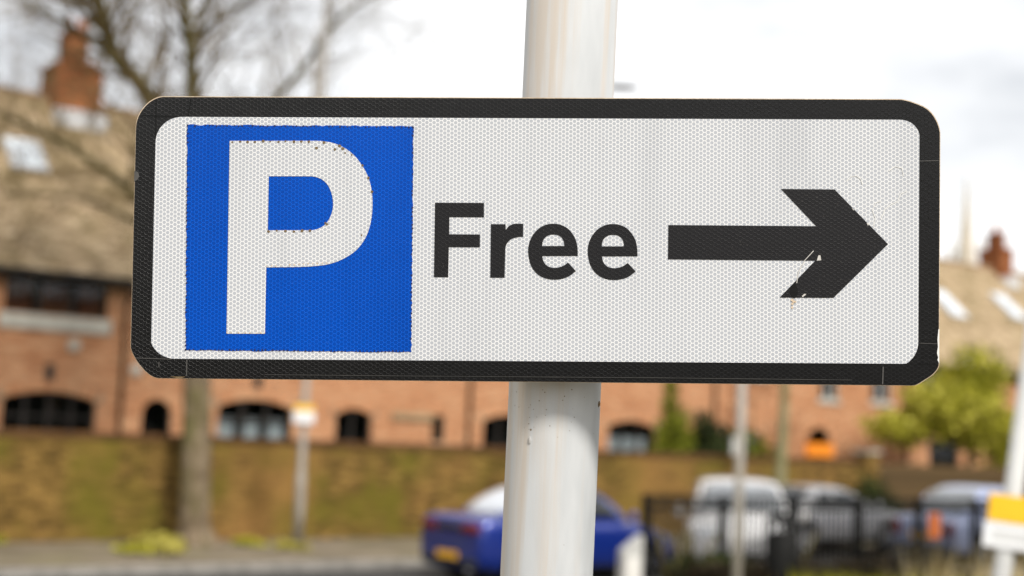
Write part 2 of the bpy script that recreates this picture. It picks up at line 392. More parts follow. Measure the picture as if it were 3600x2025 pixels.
    for (s, half, z1, ztop, pots) in chimneys:
        x = s - s0; mb = MB(); cz = RIDGE - .9
        for (x0, x1, y0, y1, a, b) in ((x-half, x+half, 4.0, 5.0, cz, z1), (x-half*.42, x+half*.42, 4.2, 4.8, z1 + .1, ztop - .12)):
            mb.box(x0+.01, x1-.01, y0+.01, y1-.01, a, b, .2)
            for r in range(int((b-a)/(BH+JT))):
                za = a + r*(BH+JT); off = .11 if r % 2 else 0
                for ax in (0, 1):
                    lo, hi = (x0, x1) if ax == 0 else (y0, y1)
                    q = lo - off
                    while q < hi:
                        qa, qb = max(q, lo), min(q+BL, hi)
                        if qb - qa > .02:
                            tn = random.random()
                            if ax == 0: mb.box(qa, qb, y0-.004, y0+.02, za, za+BH, tn); mb.box(qa, qb, y1-.02, y1+.004, za, za+BH, tn)
                            else: mb.box(x0-.0035, x0+.02, qa, qb, za+.0005, za+BH-.0005, tn); mb.box(x1-.02, x1+.0035, qa, qb, za+.0005, za+BH-.0005, tn)
                        q += BL+JT
        for k, e_ in enumerate((.03, .07, .035)): mb.box(x-half*(.6 if k else 1)-e_, x+half*(.6 if k else 1)+e_, 4.0-e_, 5.0+e_, z1-.1+k*.07, z1-.032+k*.07, .4)
        for k, e_ in enumerate((.03, .06)): mb.box(x-half*.42-e_, x+half*.42+e_, 4.2-e_, 4.8+e_, ztop-.14+k*.07, ztop-.072+k*.07, .3)
        ch = mb.build('chimney', dark_brick, rf, tone=True)
        box_obj('flashing', (x-half-.05, x+half+.05, 3.7, 3.985, cz-.0, RIDGE-.32), lead, rf)
        for k in range(pots):
            po = lathe('chimney_pot', [(.0, 0), (.12, 0), (.13, .06), (.105, .1), (.095, .3), (.115, .33), (.115, .37), (.08, .37), (.08, .1), (0, .1)], terracotta, rf, 14); po.location = (x + (k-(pots-1)/2)*.3, 4.5, ztop)
    for (s, yy, wd, ht) in skylights:
        zc = EAVE + yy*math.tan(SLOPE); fo = box_obj('skylight', (-wd/2, wd/2, -ht/2, ht/2, .02, .13), lead, rf, .01)
        fo.matrix_local = Matrix.Translation((s-s0, yy, zc)) @ Matrix.Rotation(SLOPE, 4, 'X')
        box_obj('pane', (-wd/2+.06, wd/2-.06, -ht/2+.06, ht/2-.06, .131, .138), sky_glass, fo)
    return h
C = dict
# arched openings on the ground floor, flat-headed bands under the eaves
AR = lambda a, b, top, rise=.17, z0=.95: (a, b, z0, top - rise, rise)
UP = lambda a, b, z0=4.1: (a, b, z0, 4.92, 0)
W0_ = C(bars=3, curtains=())
house('terraced_house', 'leftmost terraced house with large brick chimney and wide dark upper window', -5.0, 3.72,
      [AR(1.26, 3.15, 2.6), UP(1.15, 3.25), AR(-2.6, -1.9, 2.56, .34, .05), UP(-3.6, -1.6)],
      [C(bars=3, transom=2.1), C(bars=2, curtains=[(1.22, 1.75, 4.1, 4.92), (1.95, 2.55, 4.1, 4.92), (2.7, 3.18, 4.1, 4.92)], sill=.3, cmat=curtain_rust), C(bars=0, sill=False), C(bars=2)],
      chimneys=[], skylights=[(2.2, 2.57, .8, 1.1)], pipes=[3.64], vents=[(2.6, 3.53, .13)], keystones=[(2.15, 2.92)])
house('terraced_house', 'terraced house behind the tree trunk with white curtains in an arched window', 3.72, 12.3,
      [AR(4.14, 4.8, 2.56, .32, .05), AR(5.87, 7.66, 2.66), AR(8.79, 9.75, 2.57, .15), UP(5.7, 7.8), UP(9.0, 11.0), (11.45, 11.8, 1.9, 2.52, 0)],
      [C(bars=0, sill=False), C(bars=2, transom=2.2, curtains=[(5.95, 6.35, 1.0, 2.24), (6.6, 6.95, 1.0, 2.24), (7.18, 7.55, 1.0, 2.24)]), C(bars=1), C(bars=2), C(bars=2), C(bars=0, sill=False)],
      chimneys=[(3.82, .56, 10.28, 11.1, 2)], skylights=[(6.1, 3.7, 1.0, 1.0), (8.6, 2.6, .8, 1.1)], pipes=[], vents=[(3.95, 3.12, .13)], keystones=[(6.76, 3.0)])
house('terraced_house', 'terraced house directly behind the white sign post', 12.3, 20.9,
      [AR(12.97, 14.6, 2.62), AR(17.09, 18.75, 2.64), UP(13.4, 15.3), UP(17, 19), AR(15.5, 16.2, 2.56, .34, .05)],
      [C(bars=2), C(bars=2, curtains=[(17.2, 18.6, 1.0, 2.2)]), C(bars=2), C(bars=2), C(bars=0, sill=False)],
      chimneys=[(12.75, .3, 9.9, 10.5, 1)], skylights=[(16, 2.6, .8, 1.1)], pipes=[12.5])
house('terraced_house', 'terraced house with a small dark arched doorway and orange notice', 20.9, 29.5,
      [AR(25.0, 26.1, 2.75, .5, .05), UP(25.55, 26.4, 3.6), UP(28.0, 28.95, 3.65), AR(21.5, 23.0, 2.62), UP(21.7, 23)],
      [C(bars=0, sill=False), C(bars=1, frame=white_paint), C(bars=1, frame=white_paint), C(bars=2), C(bars=2)],
      skylights=[(24, 2.6, .8, 1.1)], pipes=[21.0])
house('terraced_house', 'terraced house at the right edge with skylights and a dish', 29.5, 38.4,
      [UP(33.5, 34.4, 3.95), UP(36.4, 37.6, 3.95), AR(31.0, 32.6, 2.62), AR(34.6, 36.2, 2.62), UP(30.4, 31.6, 3.95)],
      [C(bars=1, frame=white_paint), C(bars=1), C(bars=2), C(bars=2), C(bars=1, frame=white_paint)],
      skylights=[(35.2, 2.3, .9, 1.5)], pipes=[29.7])
house('terraced_house', 'far end terraced house whose roof carries a slim brick chimney', 38.4, 47.0,
      [UP(39.5, 41, 3.95), AR(39.5, 41, 2.62)], [C(bars=1), C(bars=2)],
      chimneys=[(41.6, .42, 10.25, 10.95, 1)], skylights=[(39.45, 2.6, .9, 1.5), (43.5, 2.5, .9, 1.5)], pipes=[38.5])
# pale timber lintel board over the small window behind the lamp column
hb = box_obj('name_board', (-.68, .5, -.03, .03, -.08, .08), mottled('pale_oak', (.28, .19, .10), (.42, .30, .17), 9, .7, .2)); hb.location = st(10.95, 4.15, 2.47); hb.rotation_euler.z = A
tag(hb, 'long pale timber board fixed on the brick house wall', 'board')
orange_paint = mottled('orange_paint', (.80, .22, .012), (.92, .30, .02), 4, .5, .05)
on = box_obj('orange_notice', (-.62, .62, -.03, .03, -.2, .2), orange_paint, None, .01); on.location = st(25.55, 4.16, 2.07); on.rotation_euler.z = A
tag(on, 'orange notice board below the small dark arch on the brick terrace', 'notice')
dish = empty('satellite_dish', st(32.55, 4.16, 4.85), 'white oval satellite dish on the right hand brick house', 'satellite dish', None, A)
o = lathe('reflector', [(0, .02), (.15, .0), (.3, -.06), (.42, -.14), (.425, -.13), (.3, -.045), (.15, .015), (0, .035)], white_paint, dish, 24, 'Y'); o.scale = (.62, 1, 1.15); o.location = (0, -.3, 0); o.rotation_euler = (R(-12), 0, R(-25))
tube_obj('bracket', [(0, .03, 0), (0, -.27, 0)], [.03, .03], lead, dish, 8)
tube_obj('feed_arm', [(0, -.3, -.35), (.12, -.7, -.1)], [.015, .015], lead, dish, 8)

# ------------------------------------------------------------------ garden wall and timber fence
WH, WEND, WS = 1.74, 22.3, -9.0
gw = empty('garden_wall', st(WS, 0), 'long mossy yellow brown brick garden wall along the pavement', 'wall', None, A)
GL = WEND - WS
box_obj('core', (0, GL, .004, .2, 0, WH), wall_mortar, gw)
mb = MB(); brick_courses(mb, 0, GL, .006, WH - .02, .004, (), .02)
tag(mb.build('brickwork', wall_brick, gw, tone=True), kind='stuff')
random.seed(8); cm = []
for i in range(4):
    j = .004*i; me = mesh_obj('coping_brick', boxv(0, .1, -.03 - j*.5, .235, WH, WH + .105 + j), BOXF, coping_brick, gw, tone=[.2 + .2*i]*6); cm.append(me)
nc = int(GL/.113)
for i in range(nc):
    o = cm[i] if i < 4 else bpy.data.objects.new('coping_brick', random.choice(cm).data)
    if i >= 4: COL.objects.link(o); o.parent = gw
    o.location = (i*.113, random.uniform(-.006, .006), 0)
gp = empty('gate_pier', st(WEND + .25, .1), 'tan brick gate pier at the end of the garden wall', 'pier', None, A)
mb = MB(); mb.box(-.215, .215, -.215, .215, 0, 2.0, .3)
for r in range(27):
    for ax in range(2):
        for k in range(2):
            q0 = -.225 + k*.23
            if ax == 0: mb.box(q0, q0+.215, -.224, -.2, r*.075, r*.075+.065, random.uniform(.4, 1)); mb.box(q0, q0+.215, .2, .224, r*.075, r*.075+.065, random.uniform(.4, 1))
            else: mb.box(-.2235, -.2, q0, q0+.215, r*.075+.001, r*.075+.064, random.uniform(.4, 1)); mb.box(.2, .2235, q0, q0+.215, r*.075+.001, r*.075+.064, random.uniform(.4, 1))
tag(mb.build('brickwork', wall_brick, gp, tone=True), kind='stuff')
box_obj('cap', (-.28, .28, -.28, .28, 2.026, 2.11), stone, gp, .02)
timber = mottled('brown_fence_timber', (.07, .045, .02), (.14, .09, .04), 5, .85, .3)
fn = empty('timber_fence', st(WEND + .6, .1), 'dark brown timber board fence behind the parked cars', 'fence', None, A)
bd = None
for i in range(150):
    if bd is None: o = box_obj('board', (0, .112, -.012, .012, .05, 1.75), timber, fn); bd = o.data
    else: o = bpy.data.objects.new('board', bd); COL.objects.link(o); o.parent = fn
    o.location = (i*.12, random.uniform(-.004, .004), random.uniform(-.012, .012))
for z in (.35, 1.4): box_obj('rail', (0, 18, .02, .07, z, z + .09), timber, fn)
for i in range(10): box_obj('post', (i*2 - .05, i*2 + .05, .071, .17, 0, 1.8), timber, fn)

# ------------------------------------------------------------------ trees and plants
bark = NT('grey_bark')
bc = bark.ramp(bark.noise(3.5, 6, .6), [(.3, (.075, .052, .025)), (.5, (.15, .11, .065)), (.7, (.28, .215, .145))])
bc = bark.mix(bark.ramp(bark.noise(1.3, 4, .6, bark.map(bark.obj(), (1, 1, .6), (3, 1, 2))), [(.5, 0.0), (.66, .75)]), bc, (.10, .095, .02))
bark.col(bc); bark.bump(bark.noise(18), .6, .02); bark = bark.set(Roughness=.9)
limb_bark = mottled('olive_bark', (.055, .045, .015), (.13, .11, .05), 3, .9, .4)
green_bark = mottled('mossy_bark', (.10, .10, .03), (.25, .23, .13), 2, .9, .4, (.17, .17, .05))
twig_mat = mottled('twig', (.09, .062, .026), (.18, .13, .06), 4, .9, .1)
pale_twig = mottled('pale_twig', (.20, .15, .09), (.30, .24, .16), 4, .9, .1)
def grow(mb, p, d, length, r, depth, rng, spread=.55, droop=0.0, kids=(2, 4), n=None, up=.08):
    """recursive branch: bends as it goes, sends side twigs out along its length"""
    segs = 4 if depth > 1 else 3; pts = [p.copy()]; rad = [r]; q = p.copy(); dd = d.normalized()
    for i in range(segs):
        dd = (dd + Vector((rng.gauss(0, .13), rng.gauss(0, .13), rng.gauss(0, .1) + up - droop*.12))).normalized()
        q = q + dd*(length/segs); pts.append(q.copy()); rad.append(max(.0025, r*(1 - .68*(i+1)/segs)))
    mb.tube(pts, rad, n or (8 if r > .05 else 5 if r > .018 else 3), cap=False)
    if depth <= 0: return
    for k in range(rng.randint(*kids)):
        t_ = rng.uniform(.3, 1.0); i = min(segs-1, int(t_*segs)); f = t_*segs - i
        b = pts[i].lerp(pts[i+1], f); ax = (pts[i+1] - pts[i]).normalized()
        side = ax.cross(Vector((rng.gauss(0, 1), rng.gauss(0, 1), rng.gauss(0, 1)))).normalized()
        nd = (ax*(1 - spread*.5) + side*spread*rng.uniform(.7, 1.3)).normalized()
        grow(mb, b, nd, length*rng.uniform(.5, .78), max(.004, rad[i]*rng.uniform(.42, .62)), depth-1, rng, spread, droop, kids, None, up)
def smooth_pts(pts, n=5):
    pts = [Vector(p) for p in pts]; out_ = []
    for i in range(len(pts)-1):
        a, b, c, d = pts[max(i-1, 0)], pts[i], pts[i+1], pts[min(i+2, len(pts)-1)]
        for k in range(n):
            t_ = k/n; out_.append(.5*((2*b) + (c-a)*t_ + (2*a-5*b+4*c-d)*t_*t_ + (3*b-a-3*c+d)*t_**3))
    return out_ + [pts[-1]]
# the big bare tree in the pavement, forking behind the sign
T = Vector((-5.26, 24.75, 0)); rng = random.Random(21)
tr_ = empty('bare_tree', T, 'large bare tree with thick grey trunk before the mossy garden wall', 'tree')
m = MB(); tp = smooth_pts([(0, 0, -.02), (-.03, 0, .35), (-.06, 0, 1.2), (-.13, .02, 2.6), (-.22, 0, 3.9), (-.28, 0, 4.6)], 5); nn = len(tp)
m.tube(tp, [(.27 - .05*min(1, i/nn)) + .13*math.exp(-i*.55) for i in range(nn)], 18, cap=False)
trunk = m.build('trunk', bark, tr_, True)
for a_ in range(6):                                            # root flare
    an = a_*1.05 + .3; mm = MB(); mm.tube([(.16*math.cos(an), .16*math.sin(an), .28), (.30*math.cos(an), .30*math.sin(an), .08), (.48*math.cos(an), .48*math.sin(an), -.03)], [.1, .085, .05], 8); mm.build('root', bark, trunk, True)
limbs = [([(-.28, 0, 4.5), (-.75, .05, 6.2), (-1.33, .15, 7.76), (-1.98, .15, 8.53), (-2.14, -.05, 9.02), (-2.26, -.25, 9.44), (-2.5, -.4, 10.8)], .175, .11),
         ([(-.28, 0, 4.5), (-.45, .1, 6.2), (-.59, .15, 7.93), (-.66, .15, 8.71), (-.75, -.05, 9.32), (-.8, -.3, 10.6)], .14, .085),
         ([(-.65, .15, 8.66), (-.52, .35, 9.58), (-.2, .6, 10.7)], .055, .035),
         ([(-.5, .03, 5.3), (-1.6, -.9, 6.2), (-2.9, -1.4, 6.9), (-4.0, -1.9, 7.2)], .085, .035),
         ([(-.4, .03, 4.9), (-1.5, .5, 5.6), (-2.6, .3, 6.0), (-3.7, -.2, 5.9)], .055, .022),
         ([(-.6, .05, 5.8), (.2, .6, 7.2), (1.2, .9, 8.6), (2.0, 1.0, 9.8), (3.4, 1.0, 10.6)], .075, .03),
         ([(-2.0, .0, 8.6), (-2.7, -.4, 9.6), (-3.5, -.5, 10.3), (-4.4, -.6, 10.8)], .06, .02),
         ([(-.7, .1, 8.9), (.1, .3, 9.6), (1.2, .2, 10.2), (2.4, .1, 10.5)], .04, .015),
         ([(-1.6, .1, 8.1), (-2.6, -.3, 8.9), (-3.6, -.6, 9.3), (-4.6, -.8, 9.5)], .05, .02)]
for li, (pts, r0, r1) in enumerate(limbs):
    m = MB(); sp = smooth_pts(pts, 5); k = len(sp)
    m.tube(sp, [r0 + (r1-r0)*i/(k-1) for i in range(k)], 12, cap=False); lb = m.build('limb', limb_bark, tr_, True)
    m = MB()
    for i in range(3, k):
        for q in range(3 if li in (3, 4) else 2 if li in (5, 8) or i % 2 else 1):
            ax = (sp[i] - sp[i-1]).normalized(); sd_ = ax.cross(Vector((rng.gauss(0, 1), rng.gauss(0, 1), rng.gauss(0, 1)))).normalized()
            grow(m, sp[i], ax*.45 + sd_*.8 + Vector((0, 0, .15)), rng.uniform(1.0, 2.0), max(.01, (r0 + (r1-r0)*i/k)*.34), 3, rng, .75, .3 if li in (3, 4) else 0, (2, 4))
    tag(m.build('twigs', twig_mat, lb), kind='stuff')
def bare_tree(name, loc, label, h, r, seed, tmat, bmat, spread=.7, depth=4, start=.35, kids=(2, 4), side=None, lenk=.34):
    rng = random.Random(seed); e_ = empty(name, loc, label, 'tree')
    m = MB(); pts = [Vector((0, 0, -.02))]
    for i in range(1, 9): pts.append(pts[-1] + Vector((rng.gauss(0, .03)*h/8, rng.gauss(0, .03)*h/8, h*.9/8)))
    m.tube(pts, [r*(1 - .8*i/8) + (.35*r if i == 0 else 0) for i in range(9)], 12, cap=False); m.build('trunk', tmat, e_, True)
    m = MB()
    for i in range(int(8*start)+1, 9):
        for k in range(3):
            a_ = rng.uniform(0, 6.28); grow(m, pts[i], Vector((math.cos(a_), math.sin(a_), rng.uniform(.3, 1.0))), h*lenk*rng.uniform(.6, 1)*(1.1 - .5*i/8), r*.3*(1.1 - i/9), depth-1, rng, spread, 0, kids)
    tag(m.build('crown', bmat, e_), kind='stuff'); return e_
bare_tree('bare_tree', (-11.5, 78, 0), 'tall pale bare tree rising behind the rooftops above the sign', 27, .35, 5, pale_twig, pale_twig, .6, 5)
bare_tree('bare_tree', (-7.5, 92, 0), 'faint bare tree far behind the roofs beside the white post', 27, .3, 6, pale_twig, pale_twig, .6, 4)
bare_tree('young_tree', st(16.9, -1.9), 'young tree with mossy green trunk standing behind the silver car', 8.4, .15, 9, green_bark, twig_mat, .6, 3, .5, (1, 3), None, .2)
bare_tree('bare_shrub', st(20.6, 2.3), 'reddish brown bare shrub behind the garden wall', 3.9, .06, 12, twig_mat, mottled('red_twig', (.13, .05, .02), (.22, .09, .04), 3, .9, .1), .7, 4, .1, (3, 5))

def leaf_mat(name, a, b, c):
    t = NT(name); at_ = t.n('ShaderNodeAttribute', attribute_name='tone'); t.col(t.ramp(at_.outputs['Fac'], [(0, a), (.5, b), (1, c)]))
    return t.set(Roughness=.7, Specular_IOR_Level=.12)
conifer_leaf = leaf_mat('conifer_leaf', (.05, .065, .004), (.15, .17, .012), (.28, .28, .03))
dark_leaf = leaf_mat('dark_leaf', (.008, .012, .004), (.03, .04, .01), (.06, .075, .018))
lime_leaf = leaf_mat('lime_leaf', (.13, .14, .008), (.36, .34, .025), (.58, .52, .10))
dead_leaf = leaf_mat('dead_bramble', (.006, .005, .003), (.022, .016, .008), (.06, .042, .02))
daff_leaf = leaf_mat('yellow_leaf', (.22, .20, .03), (.38, .33, .06), (.52, .46, .12))
def foliage(name, mat, parent, blobs, count, size, rng, shell=.45):
    """leaf faces through the volume of several blobs; returns one mesh"""
    v = []; f = []; tn = []; tot = sum(b[3]*b[4]*b[5] for b in blobs)
    for (cx, cy, cz, rx, ry, rz) in blobs:
        ct = rng.uniform(-.15, .15)
        for i in range(int(count*rx*ry*rz/tot)):
            d = Vector((rng.gauss(0, 1), rng.gauss(0, 1), rng.gauss(0, 1))).normalized(); q = (shell + (1-shell)*rng.random())*(1 + .18*math.sin(d.x*7 + cx*3) * math.sin(d.z*6 + cy*2)) if rng.random() < .8 else rng.random()
            p = Vector((cx + d.x*rx*q, cy + d.y*ry*q, cz + d.z*rz*q))
            nn_ = (d + Vector((rng.gauss(0, .7), rng.gauss(0, .7), rng.gauss(0, .7)))).normalized(); t1 = nn_.orthogonal().normalized(); t1 = (t1*math.cos(rng.random()*6.28) + nn_.cross(t1)*math.sin(rng.random()*6.28)).normalized(); t2 = nn_.cross(t1); sz = size*rng.uniform(.6, 1.4)
            b = len(v); v += [tuple(p - t1*sz), tuple(p + t2*sz*.45), tuple(p + t1*sz), tuple(p - t2*sz*.45)]; f.append((b, b+1, b+2, b+3)); tn.append(min(1, max(0, rng.gauss(.5, .25) + ct)))
    o = mesh_obj(name, v, f, mat, parent, False, tn); tag(o, kind='stuff'); return o
def rl_at(a, b): return Vector((2.10, 21.0, 0)) + Vector((math.cos(R(35)), math.sin(R(35)), 0))*a + Vector((-math.sin(R(35)), math.cos(R(35)), 0))*b
def shrub(name, loc, label, blobs, mat, count, size, seed, stems=3, stem_h=.8, cat='shrub', smat=None, sr=.03):
    rng = random.Random(seed); e_ = empty(name, loc, label, cat)
    foliage('foliage' if cat == 'shrub' else 'crown', mat, e_, blobs, count, size, rng)
    for k in range(stems):
        a_ = k*2.1; mm = MB(); mm.tube([(.05*math.cos(a_)*(stems > 1), .05*math.sin(a_)*(stems > 1), -.02), (.12*math.cos(a_), .12*math.sin(a_), stem_h*.5), (.3*math.cos(a_), .3*math.sin(a_), stem_h)], [sr, sr*.8, sr*.5], 8); mm.build('stem' if stems > 1 else 'trunk', smat or limb_bark, e_, True)
    return e_
shrub('conifer', st(16.85, 1.6), 'bright green pointed conifer above the garden wall', [(0, 0, 1.3, .72, .6, 1.2), (0.05, 0, 2.2, .55, .5, .9), (-.05, 0, 3.2, .24, .24, .9), (.2, -.1, .9, .5, .4, .8)], conifer_leaf, 6500, .075, 31, 1, 2.6, 'shrub')
shrub('evergreen_shrub', st(18.0, 1.5), 'dark evergreen shrub beside the pointed conifer', [(0, 0, 1.6, .75, .5, 1.3), (.75, .1, 1.3, .6, .4, 1.1)], dark_leaf, 4200, .11, 32)
shrub('evergreen_shrub', st(19.4, 1.5), 'low dull green shrub behind the wall under the bare shrub', [(0, 0, 1.4, .7, .5, 1.1), (.7, 0, 1.2, .6, .4, 1.0)], conifer_leaf, 2400, .10, 33)
shrub('evergreen_shrub', st(21.7, -.7), 'dark rounded shrub at the wall below the orange notice', [(0, 0, .8, .55, .45, .75), (.3, 0, .6, .5, .4, .55)], dark_leaf, 2600, .06, 34)
shrub('leafy_tree', st(28.6, 1.3), 'bushy yellow green tree in front of the right hand house', [(-.2, 0, 3.3, 1.8, 1.3, 1.1), (-1.9, 0, 2.8, 1.2, .9, .6), (1.6, .1, 2.6, 1.7, 1.0, .9), (.4, .1, 4.4, 1.1, .9, 1.0), (3.1, 0, 2.4, 1.4, .8, .9), (-1.1, -.2, 3.8, .9, .7, .6), (4.2, 0, 3.0, .9, .7, .7)], lime_leaf, 13500, .10, 35, 1, 2.8, 'tree', limb_bark, .16)
shrub('evergreen_shrub', st(30.6, .9), 'dark evergreen shrub beneath the yellow green tree', [(0, 0, 1.4, 1.3, .5, .9), (1.6, 0, 1.5, 1.2, .5, .9)], dark_leaf, 3600, .08, 36)
# yellow clump, verge plants and rough growth at the near kerb
shrub('yellow_plant', st(1.75, -2.1), 'bright yellow green plant clump on the pavement left of the tree trunk', [(0, 0, .13, .42, .25, .15), (.35, -.35, .11, .25, .34, .13), (.2, -.1, .18, .25, .2, .12)], daff_leaf, 1300, .05, 37, 3, .1, 'shrub', None, .008)
for i, (s_, n_, k_, lab) in enumerate([(3.75, -1.35, .22, 'small pale weed clump right of the big tree trunk'), (4.1, -2.2, .24, 'low yellow weed patch near the kerb by the tree'), (-.3, -.15, .2, 'green weed tuft at the foot of the wall'), (1.2, -2.4, .26, 'yellowish weed tuft by the kerb at far left')]):
    shrub('weed_clump', st(s_, n_), lab, [(0, 0, .07, k_, k_*.8, .09), (k_, .05, .05, k_*.7, k_*.6, .07)], lime_leaf if i != 1 else daff_leaf, 420, .045, 50+i, 3, .08, 'shrub', None, .006)
straw = leaf_mat('dry_straw', (.30, .22, .09), (.45, .35, .17), (.60, .50, .29))
def blades(name, mat, region, count, hmin, hmax, seed, wid=.008, lean=.25):
    rng = random.Random(seed); v = []; f = []; tn = []
    for i in range(count):
        x, y = region(rng); h = rng.uniform(hmin, hmax); a_ = rng.uniform(0, 6.28); dx, dy = math.cos(a_)*wid, math.sin(a_)*wid; lx, ly = rng.gauss(0, lean)*h, rng.gauss(0, lean)*h; b = len(v)
        v += [(x-dx, y-dy, -.01), (x+dx, y+dy, -.01), (x+lx*.4+dx*.8, y+ly*.4+dy*.8, h*.55), (x+lx*.4-dx*.8, y+ly*.4-dy*.8, h*.55), (x+lx, y+ly, h)]
        t_ = rng.random(); f += [(b, b+1, b+2, b+3), (b+3, b+2, b+4)]; tn += [t_, t_]
    o = mesh_obj(name, v, f, mat, None, False, tn); return o
def reg(x0, x1, y0, y1): return lambda r: (r.uniform(x0, x1), r.uniform(y0, y1))
tag(blades('dry_grass', straw, reg(5.0, 8.4, 15.2, 18.2), 700, .45, 1.12, 61, .009, .22), 'tall dry straw stalks in front of the railing at lower right', 'grass', kind='stuff')
tag(blades('green_grass', lime_leaf, reg(3.2, 7.5, 13.2, 16.2), 8000, .4, .76, 62, .011, .2), 'rough yellow green grass along the lower right edge', 'grass', kind='stuff')
tag(blades('verge_grass', lime_leaf, reg(-6, 9, 6.9, 12), 5000, .03, .1, 63, .006, .3), 'short grass of the verge beyond the footway', 'grass', kind='stuff')
shrub('evergreen_shrub', rl_at(.62, -.42), 'dark evergreen shrub at the left end of the black railing', [(0, 0, .22, .5, .25, .25), (.45, 0, .25, .4, .2, .27), (-.25, 0, .2, .3, .2, .22)], dark_leaf, 2000, .05, 66)
shrub('bramble_bush', st(6.2, -9.2), 'low dark bramble growth at the left end of the railing', [(0.8, 0, .22, .9, .3, .24), (1.9, 0, .22, .8, .3, .25)], dead_leaf, 2400, .05, 65)
shrub('bramble_bush', st(8.8, -9.3), 'dark bramble bush in front of the black railing', [(0, 0, .2, .9, .35, .22), (1.2, 0, .24, .8, .35, .26), (2.2, .0, .2, .8, .35, .24)], dead_leaf, 3000, .05, 64)

# unseen hedges added to shape reflections in the sign film, windows and cars
hg = empty('added_hedge', (0, -9, 0), 'unseen dark hedge added behind the viewpoint to darken the sign film reflection', 'hedge')
hcore = mottled('unseen_hedge_core', (.008, .010, .004), (.016, .02, .007), 3, .9, .3)
box_obj('core', (-34, 34, -.6, .6, -.01, 1.6), hcore, hg)
foliage('foliage', dark_leaf, hg, [(-32 + 2*i, .1, 1.0, 1.7, .9, (.95 if i < 16 else 1.2) + .2*math.sin(i*1.7)) for i in range(33)], 12000, .16, random.Random(70))  # lower left half lets sky show in the border film
hg2 = empty('added_tall_hedge', (21.5, 16, 0), 'unseen tall hedge added right of view to darken window reflections', 'hedge', None, R(68.9))  # added out of frame so house windows mirror something dark
box_obj('core', (-24, 24, -.9, .9, -.01, 7.2), hcore, hg2)
foliage('foliage', dark_leaf, hg2, [(-23 + 2*i, 0, 3.9, 1.7, 1.3, 4.0 + .5*math.sin(i*2.1)) for i in range(24)], 12000, .22, random.Random(71))

# ------------------------------------------------------------------ posts, lamps, railing
steel_grey = mottled('grey_column_paint', (.27, .245, .21), (.36, .33, .29), 3, .55, .1)
pale_grey = mottled('pale_grey_paint', (.42, .42, .41), (.55, .55, .53), 3, .5, .1)
black_paint = mottled('black_railing_paint', (.004, .004, .004), (.009, .009, .008), 5, .6, .1, Specular_IOR_Level=.15)
yellow_paint = mottled('yellow_sign_face', (.85, .48, .012), (.92, .55, .02), 6, .4, .02)
white_face = mottled('white_sign_face', (.74, .75, .77), (.82, .83, .84), 6, .4, .02)
dk_text = mottled('grey_lettering', (.10, .10, .11), (.16, .16, .17), 6, .5, 0)
alu = mottled('aluminium', (.45, .44, .42), (.6, .59, .56), 12, .45, .05)
def lamp(loc, label, h, arm, rz):
    e_ = empty('street_lamp', loc, label, 'street lamp', 'street lamps along the pavement', rz)
    tube_obj('column', [(0, 0, -.02), (0, 0, 1.25), (0, 0, 1.32), (0, 0, h*.6), (0, 0, h)], [.085, .085, .066, .055, .04], steel_grey, e_, 16)
    box_obj('door', (-.045, .045, -.092, -.078, .45, 1.0), steel_grey, e_, .004)
    tube_obj('arm', [(0, 0, h-.15), (.02, 0, h+.05), (.2, 0, h+.18), (arm, 0, h+.22)], [.035, .034, .03, .028], steel_grey, e_, 10)
    hd = lathe('lamp_head', [(0, -.32), (.07, -.3), (.12, -.15), (.13, .05), (.09, .25), (.04, .34), (0, .35)], dk_text, e_, 16); hd.rotation_euler = (0, R(90), 0); hd.scale = (.55, 1, 1); hd.location = (arm + .3, 0, h+.22)
    return e_
lamp((-3.57, 25.2, 0), 'tall grey street lamp column with a yellow and white notice', 10.6, 1.0, A)
lamp((1.13, 28.0, 0), 'street lamp behind the sign post whose head pokes out right', 8.92, .62, 0)
np_ = empty('parking_notice', (-3.57, 25.2, 2.2), 'small yellow and white notice on the grey lamp column', 'notice', None, R(4))
box_obj('upper_panel', (-.17, .17, -.105, -.09, .155, .27), yellow_paint, np_, .006)
box_obj('lower_panel', (-.185, .185, -.104, -.091, -.055, .152), white_face, np_, .006)
box_obj('clip', (-.06, .06, -.0905, -.02, .0, .03), alu, np_)
mp_ = empty('grey_post', (2.29, 14.0, 0), 'slim pale grey post in front of the silver car', 'post')
tube_obj('shaft', [(0, 0, -.02), (.002, 0, 1.5), (.012, 0, 2.95)], [.044]*3, steel_grey, mp_, 16)
lathe('cap', [(.047, 2.93), (.047, 2.965), (.03, 2.99), (0, 2.995)], pale_grey, mp_, 16).location = (.012, 0, 0)
box_obj('box', (-.085, -.035, -.05, .03, 1.94, 2.12), pale_grey, mp_, .008)
rp = empty('notice_post', (1.895, 6.0, 0), 'leaning grey post carrying a yellow and white notice at right edge', 'post')
tube_obj('shaft', [(-.02, 0, -.02), (.335, 0, 2.6)], [.038, .038], pale_grey, rp, 16)
lathe('cap', [(.041, 0), (.041, .03), (.025, .05), (0, .055)], pale_grey, rp, 16).location = (.333, 0, 2.59)
rn = empty('parking_notice', (2.135, 5.95, 1.735), 'large yellow and white notice on the leaning right hand post', 'notice'); rn.rotation_euler = (0, R(5.5), R(-14))
box_obj('upper_panel', (-.125, .125, -.006, 0, .002, .115), yellow_paint, rn, .002)
box_obj('lower_panel', (-.135, .135, -.005, .001, -.105, -.002), white_face, rn, .002)
for i in range(2): box_obj('text_line', (-.1, .1, -.0065, -.0055, -.045 - i*.028, -.033 - i*.028), pale_grey, rn)
box_obj('clip', (-.03, .05, .001, .03, -.02, .02), alu, rn)
